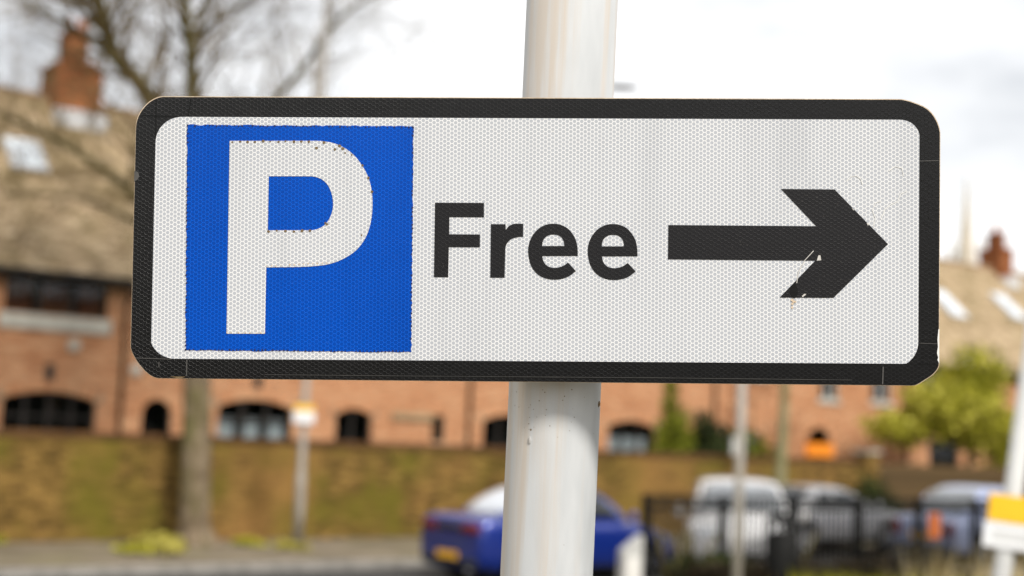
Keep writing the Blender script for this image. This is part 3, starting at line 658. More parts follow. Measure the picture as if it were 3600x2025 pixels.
# railing on the near kerb
rl0 = Vector((2.10, 21.0, 0)); RA = R(35)
rl = empty('pedestrian_railing', rl0, 'black metal pedestrian railing in front of the parked cars', 'railing', None, RA)
bay = 1.52; RH = 1.27; NB = 6; bar = post = rail = None
def share(name, data, parent):
    o = bpy.data.objects.new(name, data); COL.objects.link(o); o.parent = parent; return o
for i in range(NB + 1):
    if post is None: o = box_obj('post', (-.045, .045, -.045, .045, -.02, RH + .03), black_paint, rl, .006); post = o.data
    else: o = share('post', post, rl)
    o.location.x = i*bay
    if i == 0: o.scale.x = 1.5
for i in range(NB):
    for z in (RH - .02, RH - .17, .12):
        if rail is None: o = box_obj('rail', (.046, bay - .046, -.025, .025, -.03, .03), black_paint, rl, .004); rail = o.data
        else: o = share('rail', rail, rl)
        o.location = (i*bay, 0, z)
    nbar = 17 if i == 0 else 12
    for k in range(nbar):
        if bar is None: o = tube_obj('bar', [(0, 0, .13), (0, 0, RH - .03)], [.020, .020], black_paint, rl, 6); bar = o.data
        else: o = share('bar', bar, rl)
        o.location.x = i*bay + bay*(k+1)/(nbar+1)
bn = empty('litter_bin', (3.92, 20.2, 0), 'black litter bin standing before the railing', 'litter bin', None, R(20))
lathe('body', [(0, 0), (.2, 0), (.21, .04), (.22, .85), (.21, .86), (.0, .86)], black_paint, bn, 20)
for k in range(4): a_ = k*math.pi/2 + .78; tube_obj('hood_post', [(.18*math.cos(a_), .18*math.sin(a_), .855), (.18*math.cos(a_), .18*math.sin(a_), 1.02)], [.02, .02], black_paint, bn, 8)
lathe('hood', [(0, 1.0), (.22, 1.0), (.225, 1.03), (.15, 1.11), (0, 1.14)], black_paint, bn, 20)
cb = empty('utility_cabinet', (1.735, 19.4, 0), 'white cabinet with slanted top at the end of the railing', 'cabinet', None, R(12))
mesh_obj('body', [(-.13, -.14, 0), (.13, -.14, 0), (.13, .14, 0), (-.13, .14, 0), (-.13, -.14, .58), (.13, -.14, .80), (.13, .14, .80), (-.13, .14, .58)], BOXF, pale_grey, cb)
box_obj('door', (-.1, .1, -.155, -.139, .08, .52), white_paint, cb, .006)
box_obj('plinth', (-.15, .15, -.16, .16, -.01, .06), concrete, cb, .01)
og = empty('orange_sign', rl0 + Vector((math.cos(RA), math.sin(RA), 0))*(4*bay + .35) + Vector((math.sin(RA), -math.cos(RA), 0))*.06 + Vector((0, 0, .62)), 'small orange sign hanging on the black railing', 'sign', None, RA)
box_obj('plate', (-.14, .14, -.008, .008, 0, .42), mottled('orange_plate', (.42, .10, .025), (.55, .16, .04), 5, .5, .05), og, .003)
for x in (-.1, .1): box_obj('tie', (x-.01, x+.01, .009, .05, .37, .39), black_paint, og)

# ------------------------------------------------------------------ cars
def car_paint(name, c, metal=.35, flake=.6):
    t = NT(name); t.col(t.mix(t.math('MULTIPLY', t.noise(400, 2), .25), c, tuple(x*flake for x in c))); t.set(Metallic=metal, Roughness=.35, Coat_Weight=1.0, Coat_Roughness=.04); return t.m
tyre_m = mottled('tyre_rubber', (.012, .012, .012), (.022, .021, .02), 20, .8, .2)
rim_m = mottled('alloy', (.35, .35, .36), (.5, .5, .5), 8, .35, .05, Metallic=.8)
trim_m = mottled('black_plastic', (.012, .012, .013), (.022, .022, .023), 20, .55, .1)
car_glass = glass_mat('car_glass', (.012, .014, .016), .04)
grey_sky_glass = glass_mat('painted_grey_sky_glass', (.16, .17, .18), .05)  # sky reflection painted in as a lighter grey base colour
pale_sky_glass = glass_mat('painted_sky_glass', (.38, .40, .43), .05)  # pale base colour stands in for white sky mirrored in the rear window
tail_m = glass_mat('tail_lens', (.11, .006, .008), .12)
head_m = glass_mat('head_lens', (.45, .47, .5), .1)
plate_y = mottled('yellow_plate', (.85, .42, .02), (.9, .48, .03), 9, .45, .02)
def bool_cut(o, cutters):
    for c in cutters:
        md = o.modifiers.new('cut', 'BOOLEAN'); md.object = c; md.operation = 'DIFFERENCE'; md.solver = 'EXACT'
    dg = bpy.context.evaluated_depsgraph_get(); dg.update()
    me = bpy.data.meshes.new_from_object(o.evaluated_get(dg)); o.modifiers.clear(); old = o.data; o.data = me; me.name = o.name; bpy.data.meshes.remove(old)
    for c in cutters: d = c.data; bpy.data.objects.remove(c); bpy.data.meshes.remove(d)
def loft(name, stations, mat, parent, sub=2):
    """stations: (x, [(y,z) half section from bottom centre to top centre])"""
    v = []; f = []; n = None
    for x, sec in stations:
        ring = [(x, y, z) for y, z in sec] + [(x, -y, z) for y, z in reversed(sec[1:-1])]
        n = len(ring); v += ring
    for i in range(len(stations)-1):
        for k in range(n): f.append((i*n+k, i*n+(k+1) % n, (i+1)*n+(k+1) % n, (i+1)*n+k))
    f.append(tuple(range(n-1, -1, -1))); f.append(tuple((len(stations)-1)*n + k for k in range(n)))
    o = mesh_obj(name, v, f, mat, parent, True)
    bm = bmesh.new(); bm.from_mesh(o.data); bmesh.ops.recalc_face_normals(bm, faces=bm.faces); bm.to_mesh(o.data); bm.free()
    md = o.modifiers.new('sub', 'SUBSURF'); md.levels = sub; md.render_levels = sub
    return o
def car(name, loc, label, heading, Ln, Wd, Ht, paint, belt, hood, tail, cab, roof_x, wheel_r=.31, wb=None, coupe=False, gc=.17, plate=.40, rear_glass=None, car_glass=car_glass):
    """x forward from the rear bumper (0) to the nose (Ln); belt / hood / tail are heights;
       cab = (rear glass foot, windscreen foot), roof_x = (roof rear, roof front)"""
    e_ = empty(name, loc, label, 'car', 'cars parked along the street', heading)
    hw = Wd/2; wb = wb or (Ln*.19, Ln*.80)
    def sec(x, w_, zb, zt, crown, tuck=.9):
        return [(0, zb), (w_*tuck*.8, zb), (w_*tuck, zb + .03), (w_*.985, zb + .16), (w_, zb + (zt-zb)*.55), (w_*.97, zt - .09), (w_*.9, zt - .015), (w_*.6, zt + crown*.6), (0, zt + crown)]
    S = [(0.0, hw*.84, gc+.12, tail-.12, .01), (.05, hw*.93, gc+.05, tail-.03, .02), (.3, hw*.985, gc+.02, tail, .025), (cab[0]*.8, hw, gc, (tail+belt)/2, .03), (cab[0], hw, gc, belt, .03), (Ln*.42, hw, gc, belt, .02), (cab[1]-.25, hw, gc, belt - .01, .02), (cab[1], hw, gc, belt - .03, .04), (Ln*.86, hw*.985, gc, hood + .02, .05), (Ln*.95, hw*.93, gc+.02, hood - .08, .04), (Ln*.99, hw*.84, gc+.06, hood - .2, .03), (Ln, hw*.74, gc+.13, hood - .3, .02)]
    body = loft('body', [(x, sec(x, w_, a, b, c)) for x, w_, a, b, c in S], paint, e_)
    cut = []
    for wx in wb:
        m = MB(); m.tube([(wx, -hw-.3, wheel_r), (wx, -hw+.26, wheel_r)], [wheel_r+.055]*2, 28); cut.append(m.build('cut', None, e_))
        m = MB(); m.tube([(wx, hw-.26, wheel_r), (wx, hw+.3, wheel_r)], [wheel_r+.055]*2, 28); cut.append(m.build('cut', None, e_))
    for c in cut:
        bm = bmesh.new(); bm.from_mesh(c.data); bmesh.ops.recalc_face_normals(bm, faces=bm.faces); bm.to_mesh(c.data); bm.free()
    bool_cut(body, cut)
    # cabin shell: body-coloured pillars and roof, with panes set just proud of it
    tw = hw*.70; gw_ = hw*.9
    def csec(x, wb_, zb, wt, zt): return [(0, zb - .12), (wb_*.95, zb - .12), (wb_, zb), (wb_ - (wb_-wt)*.5, zb + (zt-zb)*.5), (wt + .02, zt - .07), (wt - .06, zt - .005), (wt*.5, zt + .02), (0, zt + .025)]
    r0, r1 = roof_x; bz = belt - .02; mid = lambda a, b, q: a + (b-a)*q
    K = [(cab[0] - .02, gw_*.93, bz - .02, gw_*.90, bz + .03), (mid(cab[0], r0, .55), gw_*.96, bz, mid(gw_, tw, .5), mid(belt, Ht, .66)), (r0, gw_, bz, tw, Ht - .04), (mid(r0, r1, .35), gw_, bz, tw*1.02, Ht - .005), (mid(r0, r1, .75), gw_, bz, tw*1.01, Ht - .01), (r1, gw_, bz, tw*.97, Ht - .055), (mid(r1, cab[1], .55), gw_*.98, bz, mid(tw, gw_, .4), mid(Ht, belt, .5)), (cab[1] + .03, gw_*.93, bz - .03, gw_*.9, bz + .0)]
    cabin = loft('cabin', [(x, csec(x, a, b, c, d)) for x, a, b, c, d in K], paint, e_)
    def on(x, yy, z): return (x, yy, z)
    # glass: traced on the shell by casting rays at it
    dg = bpy.context.evaluated_depsgraph_get(); dg.update(); ev = cabin.evaluated_get(dg)
    def pane(nm, us, vs, fn, dirn, mat=car_glass, off=.006):
        v = []; f = []; ok = True; nu, nv = len(us), len(vs)
        for q in vs:
            for p in us:
                o_, d_ = fn(p, q); hit, co, no, ix = ev.ray_cast(Vector(o_), Vector(d_).normalized())
                if not hit: co, no = Vector(o_) + Vector(d_)*.3, -Vector(d_)
                v.append(tuple(co + no.normalized()*off))
        for j in range(nv-1):
            for i in range(nu-1): f.append((j*nu+i, j*nu+i+1, (j+1)*nu+i+1, (j+1)*nu+i))
        b_ = len(v); v2 = [(x, y, z) for x, y, z in v]
        o = mesh_obj(nm, v2, f, mat, e_, True); md = o.modifiers.new('solid', 'SOLIDIFY'); md.thickness = .004; md.offset = 1; return o
    lin = lambda a, b, n: [a + (b-a)*i/n for i in range(n+1)]
    zt, zl = Ht - .12, belt + .035
    for sgn in (-1, 1):
        spl = [(mid(cab[0], r0, .75), mid(r0, r1, .40) - .04), (mid(r0, r1, .40) + .04, mid(r1, cab[1], .60))] if not coupe else [(mid(cab[0], r0, .95), mid(r0, r1, .2) - .03), (mid(r0, r1, .2) + .05, mid(r1, cab[1], .62))]
        for wi, (xa, xb) in enumerate(spl):
            def fn(p, q, xa=xa, xb=xb, wi=wi):
                lo, hi = xa, xb
                if wi == 0: lo = mid(xa, max(xa, r0 + .05), q)
                else: hi = mid(xb, min(xb, r1 - .02), q)
                return ((mid(lo, hi, p), sgn*2.0, mid(zl, zt, q)), (0, -sgn, 0))
            pane('side_window', lin(0, 1, 8), lin(0, 1, 5), fn, None)
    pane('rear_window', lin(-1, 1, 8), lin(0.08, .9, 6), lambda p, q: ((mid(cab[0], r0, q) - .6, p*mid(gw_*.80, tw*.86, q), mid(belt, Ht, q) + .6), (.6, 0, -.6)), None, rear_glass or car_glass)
    pane('windscreen', lin(-1, 1, 8), lin(0.1, .92, 6), lambda p, q: ((mid(cab[1], r1, q) + .6, p*mid(gw_*.82, tw*.88, q), mid(belt, Ht, q) + .6), (-.6, 0, -.6)), None)
    # lamps, plates, trims projected on the body
    evb = body
    def patch(nm, mat, fn, us, vs, off=.008):
        v = []; f = []; nu, nv = len(us), len(vs)
        for q in vs:
            for p in us:
                o_, d_ = fn(p, q); hit, co, no, ix = evb.ray_cast(Vector(o_), Vector(d_).normalized())
                if not hit: co, no = Vector(o_) + Vector(d_).normalized()*.45, -Vector(d_).normalized()
                v.append(tuple(co + no*off))
        for j in range(nv-1):
            for i in range(nu-1): f.append((j*nu+i, j*nu+i+1, (j+1)*nu+i+1, (j+1)*nu+i))
        o = mesh_obj(nm, v, f, mat, e_, True); md = o.modifiers.new('solid', 'SOLIDIFY'); md.thickness = .012; md.offset = 0; return o
    tz = tail - .14
    patch('rear_panel', trim_m, lambda p, q: ((-.5, p, q), (1, 0, 0)), lin(-hw*.35, hw*.35, 6), lin(tz-.10, tz, 2), .004) if coupe else None
    for sgn in (-1, 1):
        if coupe: patch('tail_light', tail_m, lambda p, q: ((-.5, p, q), (1, 0, 0)), lin(sgn*hw*.36, sgn*hw*.83, 5), lin(tz-.12, tz+.01, 3))
        else: patch('tail_light', tail_m, lambda p, q: ((-.5, p, q), (1, 0, 0)), lin(sgn*hw*.62, sgn*hw*.84, 3), lin(tz-.28, tz+.02, 4))
        patch('headlight', head_m, lambda p, q: ((Ln+.5, p, q), (-1, 0, 0)), lin(sgn*hw*.42, sgn*hw*.78, 4), lin(hood-.26, hood-.13, 3))
        mr = lathe('mirror', [(0, -.09), (.06, -.08), (.085, 0), (.07, .07), (0, .09)], paint, e_, 12); mr.scale = (.6, 1.2, .8); mr.rotation_euler = (R(90), 0, 0); mr.location = (mid(r1, cab[1], .72), sgn*(hw + .07), belt + .06)
        patch('door_handle', trim_m, lambda p, q: ((p, sgn*2, q), (0, -sgn, 0)), lin(Ln*.36, Ln*.40, 2), lin(belt-.14, belt-.115, 1), .012)
        patch('sill_trim', trim_m, lambda p, q: ((p, sgn*2, q), (0, -sgn, 0)), lin(wb[0]+wheel_r+.08, wb[1]-wheel_r-.08, 10), lin(gc+.05, gc+.11, 1), .006)
    box_obj('number_plate', (-.022, -.006, -.26, .26, tail-plate-.055, tail-plate+.055), plate_y, e_, .003)
    patch('bumper', trim_m, lambda p, q: ((-.5, p, q), (1, 0, 0)), lin(-hw*.8, hw*.8, 8), lin(gc+.12, gc+.22, 2), .01)
    patch('grille', trim_m, lambda p, q: ((Ln+.5, p, q), (-1, 0, 0)), lin(-hw*.5, hw*.5, 6), lin(gc+.17, gc+.27, 2), .006)
    tm = rm = None
    for wx in wb:
        for sgn in (-1, 1):
            a_ = .1; w_e = lathe('wheel', [(wheel_r*.66, -a_), (wheel_r*.92, -a_), (wheel_r, -a_*.75), (wheel_r, a_*.75), (wheel_r*.92, a_), (wheel_r*.66, a_)], tyre_m, e_, 28, 'Y')
            w_e.location = (wx, sgn*(hw - .12), wheel_r)
            rm_ = lathe('rim', [(0, sgn*.07), (.05, sgn*.08), (.07, sgn*.065), (wheel_r*.5, sgn*.06), (wheel_r*.62, sgn*.075), (wheel_r*.68, sgn*.09), (wheel_r*.68, -sgn*.09)], rim_m, w_e, 28, 'Y')
            for k in range(5):
                an = k*2*math.pi/5; o = box_obj('spoke', (-.028, .028, .066*sgn if sgn > 0 else -.09, .09 if sgn > 0 else -.066, .04, wheel_r*.64), rim_m, w_e); o.rotation_euler.y = an
    box_obj('underbody', (.35, Ln-.4, -hw*.7, hw*.7, gc-.02, gc+.09), trim_m, e_)
    tube_obj('exhaust', [(-.0, -hw*.55, gc+.06), (.35, -hw*.55, gc+.06)], [.03, .03], rim_m, e_, 10)
    return e_
def rear_at(s, n): return st(s, n, -.11)
RC = Vector((-.80, 21.45, 0)); s_c = (RC - W0).dot(U); n_c = (RC - W0).dot(NR)
car('coupe_car', rear_at(s_c, n_c), 'blue coupe with yellow rear plate parked beside the mossy wall', A, 4.0, 1.76, 1.46, car_paint('blue_paint', (.005, .026, .24)), .93, .82, .99, (.55, 3.05), (1.5, 2.35), .31, None, True, .13, .60, pale_sky_glass)
car('hatchback_car', Vector((4.33, 27.2, -.11)), 'silver white hatchback facing the black railing', R(-96), 3.9, 1.95, 1.60, car_paint('silver_paint', (.70, .69, .68), .15, .9), .98, .93, 1.0, (.22, 3.15), (.55, 2.35), car_glass=grey_sky_glass)
car('saloon_car', st(s_c + 8.9, n_c + 2.2, 0), 'silver grey saloon parked beyond the white hatchback', A, 4.3, 1.74, 1.33, car_paint('mid_grey_paint', (.30, .30, .31), .4, .8), .90, .84, .94, (.75, 3.2), (1.35, 2.4))
car('saloon_car', rear_at(s_c + 11.6, n_c), 'pale blue saloon at the right end of the parked cars', A, 4.3, 1.74, 1.56, car_paint('pale_blue_paint', (.34, .39, .58), .3, .85), .94, .88, .96, (.6, 3.2), (1.2, 2.4), car_glass=grey_sky_glass)

# ------------------------------------------------------------------ church spire far off
faded_stone = mottled('sky_faded_stone', (.50, .44, .36), (.62, .56, .47), 1.2, .9, .2)  # paleness stands in for the spire fading into bright sky
sp = empty('church_spire', (80.3, 250, 0), 'slender church spire, its sky fade painted pale, beyond the right hand roofs', 'church spire', None, R(20))
box_obj('tower', (-2.2, 2.2, -2.2, 2.2, 0, 36), faded_stone, sp)
for k in range(4): a_ = math.pi/4 + k*math.pi/2; lathe('pinnacle', [(.45, 36), (.45, 38.2), (.55, 38.3), (0, 41)], faded_stone, sp, 8, 'Z', False).location = (1.8*math.sqrt(2)*math.cos(a_), 1.8*math.sqrt(2)*math.sin(a_), 0)
lathe('spire', [(1.8, 36), (1.6, 38), (1.1, 42), (.6, 46.5), (.12, 52.3), (0, 52.6)], faded_stone, sp, 8, 'Z', False)
for k in range(4):
    a_ = k*math.pi/2; box_obj('belfry_opening', (-.6, .6, -2.26, -2.205, 29, 33.5), dark_frame, sp).rotation_euler.z = a_

# ------------------------------------------------------------------ the sign and its post
def hex_cells(t, d=.00342):
    """distance to the nearest wall of a honeycomb lying in the object's xz plane: 0 on a wall, .5 in a cell's middle"""
    sx = t.n('ShaderNodeSeparateXYZ'); t.put(t.obj(), sx.inputs[0]); R3 = math.sqrt(3)
    x = t.math('MULTIPLY', sx.outputs['X'], 1/d); z = t.math('MULTIPLY', sx.outputs['Z'], 1/d)
    def cell(ox, oz):
        a = t.math('SUBTRACT', t.math('FLOORED_MODULO', t.math('ADD', x, ox + 1000*R3), R3), R3/2)
        b = t.math('SUBTRACT', t.math('FLOORED_MODULO', t.math('ADD', z, oz + 1000.0), 1.0), .5)
        q = t.math('ADD', t.math('MULTIPLY', a, a), t.math('MULTIPLY', b, b)); return t.math('ABSOLUTE', a), t.math('ABSOLUTE', b), q
    a1, b1, q1 = cell(0, 0); a2, b2, q2 = cell(R3/2, .5); s = t.math('LESS_THAN', q1, q2)
    pick = lambda u_, v_: t.math('ADD', t.math('MULTIPLY', u_, s), t.math('MULTIPLY', v_, t.math('SUBTRACT', 1.0, s)))
    ax, az = pick(a1, a2), pick(b1, b2)
    hd = t.math('MAXIMUM', az, t.math('ADD', t.math('MULTIPLY', ax, R3/2), t.math('MULTIPLY', az, .5)))
    return t.math('SUBTRACT', .5, hd)
def sheet(name, cell_c, wall_c, wall=.10, rough=.35, bump=.15, soil_c=None, vary=.12, spec=.35):
    t = NT(name); e = hex_cells(t); f = t.math('MULTIPLY', t.math('SUBTRACT', e, wall - .04), 1/.06, clamp=True)
    cv = t.mix(t.ramp(t.noise(9, 4), [(.35, 0.0), (.7, vary)]), cell_c, tuple(x*.7 for x in cell_c))
    c = t.mix(f, wall_c, cv)
    c = t.mix(t.ramp(t.noise(16, 5, .65, t.map(t.obj(), (1, 1, .14), (2, 5, 1))), [(.50, 0.0), (.80, .30)]), c, tuple(x*.55 for x in cell_c))
    if soil_c:
        c = t.mix(t.ramp(t.noise(700, 3, .6), [(.66, 0.0), (.75, .5)]), c, soil_c)
    t.col(c); h = t.math('ADD', t.math('MULTIPLY', f, -1.0), t.math('MULTIPLY', t.noise(260, 3), .6)); t.bump(h, bump, .0004)
    return t.set(Roughness=rough, Specular_IOR_Level=spec)
white_sheet = sheet('white_reflective_sheet', (.42, .437, .472), (.755, .755, .752), .10, .45, .10, (.5, .42, .33))
blue_sheet = sheet('blue_reflective_sheet', (.0, .054, .36), (.0, .093, .56), .08, .30, .28, (.05, .16, .55), .45, .16)
black_sheet = sheet('black_border_sheet', (.0025, .0023, .0028), (.005, .0047, .005), .09, .30, .7, (.10, .095, .09), .3, .36)
letter_black = sheet('black_lettering', (.006, .0055, .007), (.0075, .007, .008), .09, .40, .3, (.12, .11, .10), .3, .33)
bare_edge = mottled('weathered_edge', (.50, .37, .24), (.66, .54, .40), 60, .6, .2)
navy = mottled('navy_edge', (.002, .006, .05), (.004, .01, .09), 300, .5, .1)
grime = mottled('brown_grime', (.12, .08, .035), (.22, .16, .09), 300, .9, .2)
sealer = mottled('pale_scuff', (.45, .43, .40), (.62, .60, .56), 300, .7, .1)
mm_ = lambda pts: [(a*.001, b*.001) for a, b in pts]
def rounded(pts, thr=38, n=5):
    """keep corners, run a smooth curve through the gentle bends"""
    P = [Vector(p) for p in pts]; k = len(P); tan = []; corner = []
    for i in range(k):
        a, b = (P[i]-P[i-1]), (P[(i+1) % k]-P[i]); corner.append(a.angle(b) > R(thr)); tan.append(a.normalized() if a.length > 2.2*b.length else b.normalized() if b.length > 2.2*a.length else ((a.normalized() + b.normalized())/2).normalized())
    out_ = []
    for i in range(k):
        j = (i+1) % k; c = P[j]-P[i]; l = c.length
        t0 = c.normalized() if corner[i] else tan[i]; t1 = c.normalized() if corner[j] else tan[j]
        if t0.angle(t1) < .02: out_.append(tuple(P[i])); continue
        for q in range(n):
            u_ = q/n; h00 = 2*u_**3-3*u_**2+1; h10 = u_**3-2*u_**2+u_; h01 = -2*u_**3+3*u_**2; h11 = u_**3-u_**2
            v = P[i]*h00 + t0*l*h10 + P[j]*h01 + t1*l*h11; out_.append((v.x, v.y))
    return out_
def film(name, loops, y, th, mat, parent):
    V = [[Vector((a, b, 0)) for a, b in l] for l in loops]; flat = [p for l in V for p in l]; n = len(flat)
    tri = tessellate_polygon(V); v = [(p.x, y, p.y) for p in flat] + [(p.x, y + th, p.y) for p in flat]
    f = [tuple(t_) for t_ in tri] + [tuple(i+n for i in reversed(t_)) for t_ in tri]; b = 0
    for l in V:
        k = len(l); f += [(b+i, b+(i+1) % k, b+(i+1) % k+n, b+i+n) for i in range(k)]; b += k
    o = mesh_obj(name, v, f, mat, parent); bm = bmesh.new(); bm.from_mesh(o.data); bmesh.ops.recalc_face_normals(bm, faces=bm.faces); bm.to_mesh(o.data); bm.free(); return o
OUTER = [(-329.9,89.5),(-328.4,98.3),(-323.6,106.6),(-316.8,112.8),(-307.4,115.9),(297.5,116.7),(309.1,114.2),(321.1,108.4),(327.8,99.5),(330.8,87.9),(329.9,-98.9),(326.9,-105.2),(319.5,-111.0),(308.3,-116.4),(-306.9,-116.4),(-314.5,-113.9),(-323.3,-105.5),(-327.4,-99.7),(-331.1,-90.2)]
INNER = [(-313.4,76.9),(-312.1,85.4),(-307.7,92.5),(-300.3,97.7),(-290.1,99.4),(297.5,100.3),(305.6,98.7),(311.4,94.1),(314.2,87.1),(313.3,-80.6),(311.9,-88.7),(308.0,-95.0),(302.3,-98.9),(-295.2,-100.4),(-304.6,-97.9),(-310.6,-93.3),(-314.2,-86.3)]
BLUE = [(-287.3,92.8),(-100.0,92.5),(-99.6,-93.2),(-285.7,-93.4)]
P_ = [(-251.7,79.7),(-251.9,-79.4),(-220.2,-79.2),(-219.9,-24.6),(-195.6,-24.1),(-180.7,-23.3),(-167.1,-21.2),(-155.6,-16.6),(-145.5,-9.5),(-138.1,0.8),(-134.2,13.0),(-132.9,27.3),(-133.8,39.6),(-136.7,50.4),(-142.3,60.6),(-150.5,70.1),(-161.5,76.9),(-173.8,79.8),(-184.8,80.1)]
P_in = [(-218.9,50.6),(-185.7,50.8),(-177.5,49.5),(-171.4,45.4),(-167.2,38.0),(-165.4,28.5),(-166.5,20.3),(-170.3,12.8),(-175.6,8.4),(-183.8,6.3),(-219.1,6.0)]
F_ = [(-81.4,29.7),(-41.2,29.8),(-41.1,18.0),(-69.5,17.9),(-69.5,3.8),(-44.2,3.8),(-44.2,-6.7),(-69.7,-6.8),(-70.0,-31.5),(-81.7,-31.5)]
r_ = [(-35.3,12.4),(-23.4,12.4),(-23.1,7.7),(-21.0,10.5),(-17.3,12.5),(-14.4,12.9),(-8.8,12.8),(-8.8,2.2),(-13.6,1.8),(-18.7,0.1),(-21.9,-3.3),(-23.3,-7.7),(-23.7,-31.5),(-35.4,-31.6)]
E_ = [(36.1,-13.2),(35.8,-6.5),(34.6,-0.7),(32.0,4.4),(27.6,9.4),(21.8,12.3),(16.0,13.1),(10.2,12.3),(4.4,9.4),(-0.6,4.1),(-3.4,-1.7),(-4.6,-8.3),(-3.9,-15.5),(-1.8,-22.0),(2.6,-27.8),(8.4,-31.3),(14.9,-32.7),(22.1,-32.3),(28.6,-30.1),(34.7,-25.6),(28.2,-18.7),(24.2,-21.4),(19.9,-22.8),(15.6,-23.0),(11.2,-21.5),(8.3,-18.3),(7.0,-13.5)]
E_in = [(6.9,-5.3),(7.4,-1.6),(9.6,2.0),(12.8,3.8),(16.1,4.2),(19.7,3.7),(22.6,1.9),(24.4,-1.1),(25.1,-5.1)]
ARROW = [(110.0,12.7),(230.4,12.6),(201.6,42.9),(245.3,42.8),(288.7,-1.6),(244.6,-45.8),(200.9,-45.9),(229.6,-15.6),(109.8,-15.4)]
sg = empty('parking_sign', (.01631, 1.15561, 2.16415), 'black bordered white parking sign with blue P panel and arrow', 'sign')
sg.rotation_mode = 'YXZ'; sg.rotation_euler = (R(4.411), R(-1.685), R(-1.365))
oc = rounded(mm_(OUTER), 60); cen = Vector((0, 0))
film('plate', [[(a*1.0016 + .0001, b*1.0045 + .0002) for a, b in oc]], .0004, .003, bare_edge, sg)
film('border', [oc], .0, .0003, black_sheet, sg)
film('white_panel', [rounded(mm_(INNER), 60)], -.0003, .0002, white_sheet, sg)
# blue panel with its slightly ragged cut edge
rg = random.Random(2); bl = mm_(BLUE); ragged = []
for i in range(4):
    a, b = Vector(bl[i]), Vector(bl[(i+1) % 4]); n = 60; nrm = Vector((-(b-a).y, (b-a).x)).normalized()
    for k in range(n): ragged.append(tuple(a.lerp(b, k/n) + (nrm*rg.uniform(-.0005, .0005) if k else Vector((0, 0)))))
film('blue_panel', [ragged], -.0006, .0002, blue_sheet, sg)
film('letter_p', [rounded(mm_(P_)), rounded(mm_(P_in))], -.0009, .0002, white_sheet, sg)
film('letter_f', [mm_(F_)], -.0006, .0002, letter_black, sg)
film('letter_r', [rounded(mm_(r_))], -.0006, .0002, letter_black, sg)
for dx, dz in ((0, 0), (48.8, .1)):
    film('letter_e', [rounded([(a+dx*.001, b+dz*.001) for a, b in mm_(E_)]), rounded([(a+dx*.001, b+dz*.001) for a, b in mm_(E_in)])], -.0006, .0002, letter_black, sg)
film('arrow', [mm_(ARROW)], -.0006, .0002, letter_black, sg)
# open honeycomb cells along the cut edges: dark scallops, brown dirt in them
def specks(name, pts, size, mat, y, seed, jit=.0004, n=6, keep=1.0):
    r = random.Random(seed); v = []; f = []
    for (x, z) in pts:
        if r.random() > keep: continue
        s = size*r.uniform(.7, 1.25); x += r.uniform(-jit, jit); z += r.uniform(-jit, jit); b = len(v); q = r.random()
        ring = [(x + s*r.uniform(.75, 1.1)*math.cos(q + k*6.283/n), z + s*r.uniform(.7, 1.1)*math.sin(q + k*6.283/n)) for k in range(n)]
        v += [(a, y, c) for a, c in ring] + [(a, y + .00012, c) for a, c in ring]
        f += [tuple(range(b, b+n)), tuple(range(b+2*n-1, b+n-1, -1))] + [(b+k, b+n+k, b+n+(k+1) % n, b+(k+1) % n) for k in range(n)]
    return mesh_obj(name, v, f, mat, sg)
along = lambda a, b, step: [(a[0] + (b[0]-a[0])*i/max(1, int(math.dist(a, b)/step)), a[1] + (b[1]-a[1])*i/max(1, int(math.dist(a, b)/step))) for i in range(int(math.dist(a, b)/step)+1)]
e1 = along((-.2868, .0922), (-.1005, .0919), .00296) + along((-.2868, .0922), (-.2853, -.0929), .00342) + along((-.2853, -.0929), (-.1, -.0927), .00296) + along((-.1002, .0915), (-.0999, -.0925), .00342)
tag(specks('edge_scallop', e1, .0008, navy, -.0008, 3, .0003, 6, .8), kind='stuff')
e2 = along((-.2495, .0789), (-.186, .0793), .00592) + [(a+.0005, b-.0011) for a, b in mm_(P_[12:18])] + along((-.2185, .0051), (-.184, .0054), .0059) + [(-.17, .0115), (-.1715, .012), (-.142, .002), (-.1795, .0745), (-.165, .0735), (-.1585, .0735), (-.1555, .0705)]
tag(specks('edge_grime', e2, .00115, grime, -.0011, 4, .0005, 7, .92), kind='stuff')
tag(specks('edge_stain', along((-.2515, -.0785), (-.2205, -.0784), .003) + along((-.2195, -.0237), (-.17, -.0205), .0036), .0007, bare_edge, -.0011, 14, .0003, 5, .8), kind='stuff')
# laps, scratches and chips in the border and the arrow
def scratch(name, pts, wd, mat, y=-.0007):
    v = []; f = []
    for i, (x, z) in enumerate(pts):
        a = Vector(pts[max(0, i-1)]); b = Vector(pts[min(len(pts)-1, i+1)]); d = (b-a).normalized(); v += [(x - d.y*wd/2, y, z + d.x*wd/2), (x + d.y*wd/2, y, z - d.x*wd/2)]
    f = [(2*i, 2*i+1, 2*i+3, 2*i+2) for i in range(len(pts)-1)]; n = len(v)
    v += [(x, y + .0001, z) for x, _, z in v]; f += [tuple(k+n for k in reversed(q)) for q in f]
    return mesh_obj(name, v, f, mat, sg)
seam_dark = mottled('lap_dark', (.004, .004, .004), (.008, .008, .008), 50, .8, .1)  # near-black colour of the film seams and patched spot
seam_fold = mottled('fold_line', (.03, .029, .028), (.06, .057, .052), 40, .6, .1)
seam_light = mottled('lap_edge', (.05, .048, .045), (.09, .085, .08), 90, .6, .1)
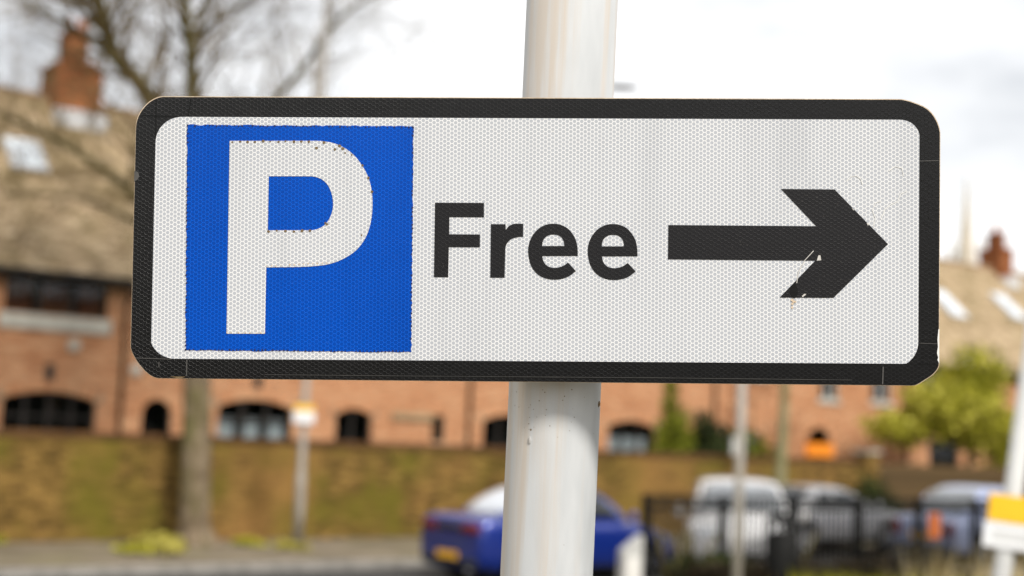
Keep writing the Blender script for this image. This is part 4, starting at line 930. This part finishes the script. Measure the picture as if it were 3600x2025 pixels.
for pts, mt, wd in (([(-.2845, .1155), (-.2865, .1003)], seam_dark, .0006), ([(-.325, .1003), (-.296, .0998)], seam_dark, .0005), ([(-.3135, .113), (-.3135, .0795)], seam_dark, .0004), ([(-.3265, -.1), (-.297, -.1008)], seam_light, .0005), ([(-.2845, -.101), (-.2845, -.1145)], seam_light, .0009), ([(-.3075, -.103), (-.3075, -.1075)], seam_light, .0006),
                    ([(.3145, .0665), (.3298, .067)], seam_light, .0005), ([(.285, -.1015), (.2845, -.1158)], seam_light, .0009), ([(.313, -.099), (.328, -.099)], seam_dark, .0003), ([(-.22, -.1127), (-.1, -.1127), (.1, -.1122), (.26, -.1125)], seam_fold, .0004), ([(.314, -.082), (.329, -.0825)], seam_light, .0004)):
    scratch('film_seam', pts, wd, mt, -.0004)
scratch('arrow_scratch', [(.2283, -.0075), (.2215, -.015), (.2160, -.025), (.2147, -.034)], .0006, sealer)
film('arrow_chip', [[(.2310, -.0155), (.2345, -.0152), (.2338, -.0112), (.2322, -.0112)]], -.0008, .0001, sealer, sg)
film('arrow_chip', [[(.2195, -.0455), (.2215, -.0440), (.2225, -.0428), (.2208, -.0427), (.2188, -.0445)]], -.0008, .0001, sealer, sg)
film('arrow_chip', [[(.2592, .0280), (.2600, .0265), (.2607, .0257), (.2612, .0262)]], -.0008, .0001, sealer, sg)
film('arrow_chip', [[(.2713, .0158), (.2722, .0135), (.2735, .0140), (.2730, .0150)]], -.0008, .0001, sealer, sg)
film('patched_spot', [[(.2125 + .0032*math.cos(a_*.5236), -.0405 + .0060*math.sin(a_*.5236)) for a_ in range(12)]], -.0008, .0001, seam_dark, sg)
tag(specks('arrow_grime', [(.211, -.0475), (.2125, -.0495), (.2115, -.0515), (.2135, -.049), (.2115, -.0545)], .0011, bare_edge, -.0008, 6, .0006, 6), kind='stuff')
film('peeled_edge', [[(.3296, -.0705), (.3303, -.0705), (.3302, -.0985), (.3288, -.0955), (.3294, -.0935), (.3284, -.09), (.3292, -.085), (.3288, -.079)]], -.0004, .0002, white_paint, sg)
film('peeled_edge', [[(-.3305, .0545), (-.3275, .0535), (-.3265, .0500), (-.3280, .0470), (-.3306, .0455)]], -.0004, .0002, seam_light, sg)
film('tape_patch', [[(-.2985, -.1150), (-.2855, -.1150), (-.2885, -.1163), (-.2925, -.1163)]], -.0004, .0002, grime, sg)
for i, pts in enumerate(([(.255, .050), (.2585, .0535), (.263, .054), (.2665, .0515), (.268, .047)], [(.283, .0185), (.2865, .0275), (.291, .031), (.2965, .0335), (.299, .0395), (.304, .042)], [(.277, .012), (.2785, .0195), (.276, .026), (.2785, .032), (.283, .0335)], [(.289, .058), (.2945, .062), (.300, .0605), (.3015, .054)])):
    scratch('sheet_crack', pts, .0005, white_paint)
# fixing channel and clips behind
box_obj('channel', (-.28, .28, .0035, .0205, .045, .075), alu, sg); box_obj('channel', (-.28, .28, .0035, .0205, -.075, -.045), alu, sg)
for zz in (.06, -.06):
    m = MB(); m.tube([(.026 + .0445*math.cos(a_*math.pi/12), .064 + .0445*math.sin(a_*math.pi/12), zz) for a_ in range(-2, 15)], [.004]*17, 6); m.build('clip', alu, sg, True)

post_paint = NT('worn_white_post_paint')
gen = post_paint.obj()
v1 = post_paint.noise(24, 5, .6, post_paint.map(gen, (1, 1, .035)))
v2 = post_paint.noise(150, 4, .65, post_paint.map(gen, (1, 1, .03), (3, 1, 2)))
v3 = post_paint.noise(14, 4, .6, post_paint.map(gen, (1, 1, .25), (7, 2, 4)))
cp = post_paint.ramp(v3, [(.35, (.37, .385, .395)), (.65, (.51, .52, .525))])
msk = post_paint.math('MULTIPLY', post_paint.ramp(v1, [(.46, 0.0), (.56, 1.0)]), post_paint.ramp(v2, [(.38, .25), (.56, 1.0)]))
cp = post_paint.mix(post_paint.math('MULTIPLY', msk, .8), cp, (.48, .415, .345))
cp = post_paint.mix(post_paint.ramp(post_paint.noise(900, 3, .6), [(.72, 0.0), (.80, .55)]), cp, (.22, .19, .15))
post_paint.col(cp); post_paint.bump(post_paint.noise(500, 4), .12, .0006); post_paint = post_paint.set(Roughness=.6, Specular_IOR_Level=.25)
foot = Vector((.0331, 1.3716, 0)); d_ = Vector((.0424 - .0395, 1.2048 - 1.2399, 2.3865 - 1.8833)).normalized()
foot = Vector((.0395, 1.2399, 1.8833)) - d_*(1.8833/d_.z)
po_ = empty('sign_post', foot, 'worn pale grey painted round steel post holding the parking sign', 'post')
po_.rotation_euler = d_.to_track_quat('Z', 'Y').to_euler()
PR = .0397
tube_obj('shaft', [(0, 0, -.01), (0, 0, 3.4)], [PR, PR], post_paint, po_, 64)
lathe('cap', [(PR+.0005, 3.37), (PR+.003, 3.371), (PR+.003, 3.41), (PR*.7, 3.425), (0, 3.43)], post_paint, po_, 32)
lathe('base_collar', [(PR+.0004, .0), (.075, .0), (.07, .02), (PR+.0004, .035)], concrete, po_, 32)
def on_post(h, ang):                                           # a spot on the shaft, angle 0 faces the camera
    return (PR*math.sin(ang), -PR*math.cos(ang), h)
rg = random.Random(5)
def blob(name, h, ang, rx, rz, mat, bumpy=0.0):
    bm = bmesh.new(); bmesh.ops.create_uvsphere(bm, u_segments=12, v_segments=8, radius=1)
    for v in bm.verts: v.co *= 1 + rg.uniform(-bumpy, bumpy)
    for v in bm.verts: v.co = Vector((v.co.x*rx, v.co.y*rx*.55, v.co.z*rz))
    o = bm_obj(name, bm, mat, po_, True); o.location = on_post(h, ang); o.rotation_euler.z = ang; return o
blob('paint_run', 2.0075, -.62, .0016, .0033, post_paint)
blob('dirt_spot', 2.0395, 1.16, .0018, .0020, grime, .45)
blob('dirt_spot', 2.0165, -.60, .0006, .0009, grime, .3)
v = []; f = []
for i in range(46):                                            # fine grit on the paint under the sign
    q = rg.random(); h = 2.052 - abs(rg.gauss(0, .022)) if i < 26 else rg.uniform(1.86, 2.36); an = rg.gauss(-.3, .5) if i < 26 else rg.uniform(-1.2, 1.2); s = rg.uniform(.0002, .00055)
    x, y, z = on_post(h, an); y -= .0002; tx, ty = math.cos(an), math.sin(an); b = len(v)
    v += [(x + s*tx*math.cos(k*1.2566), y + s*ty*math.cos(k*1.2566), z + s*1.3*math.sin(k*1.2566)) for k in range(5)]; f.append(tuple(range(b, b+5)))
tag(mesh_obj('grit', v, f, grime, po_), kind='stuff')
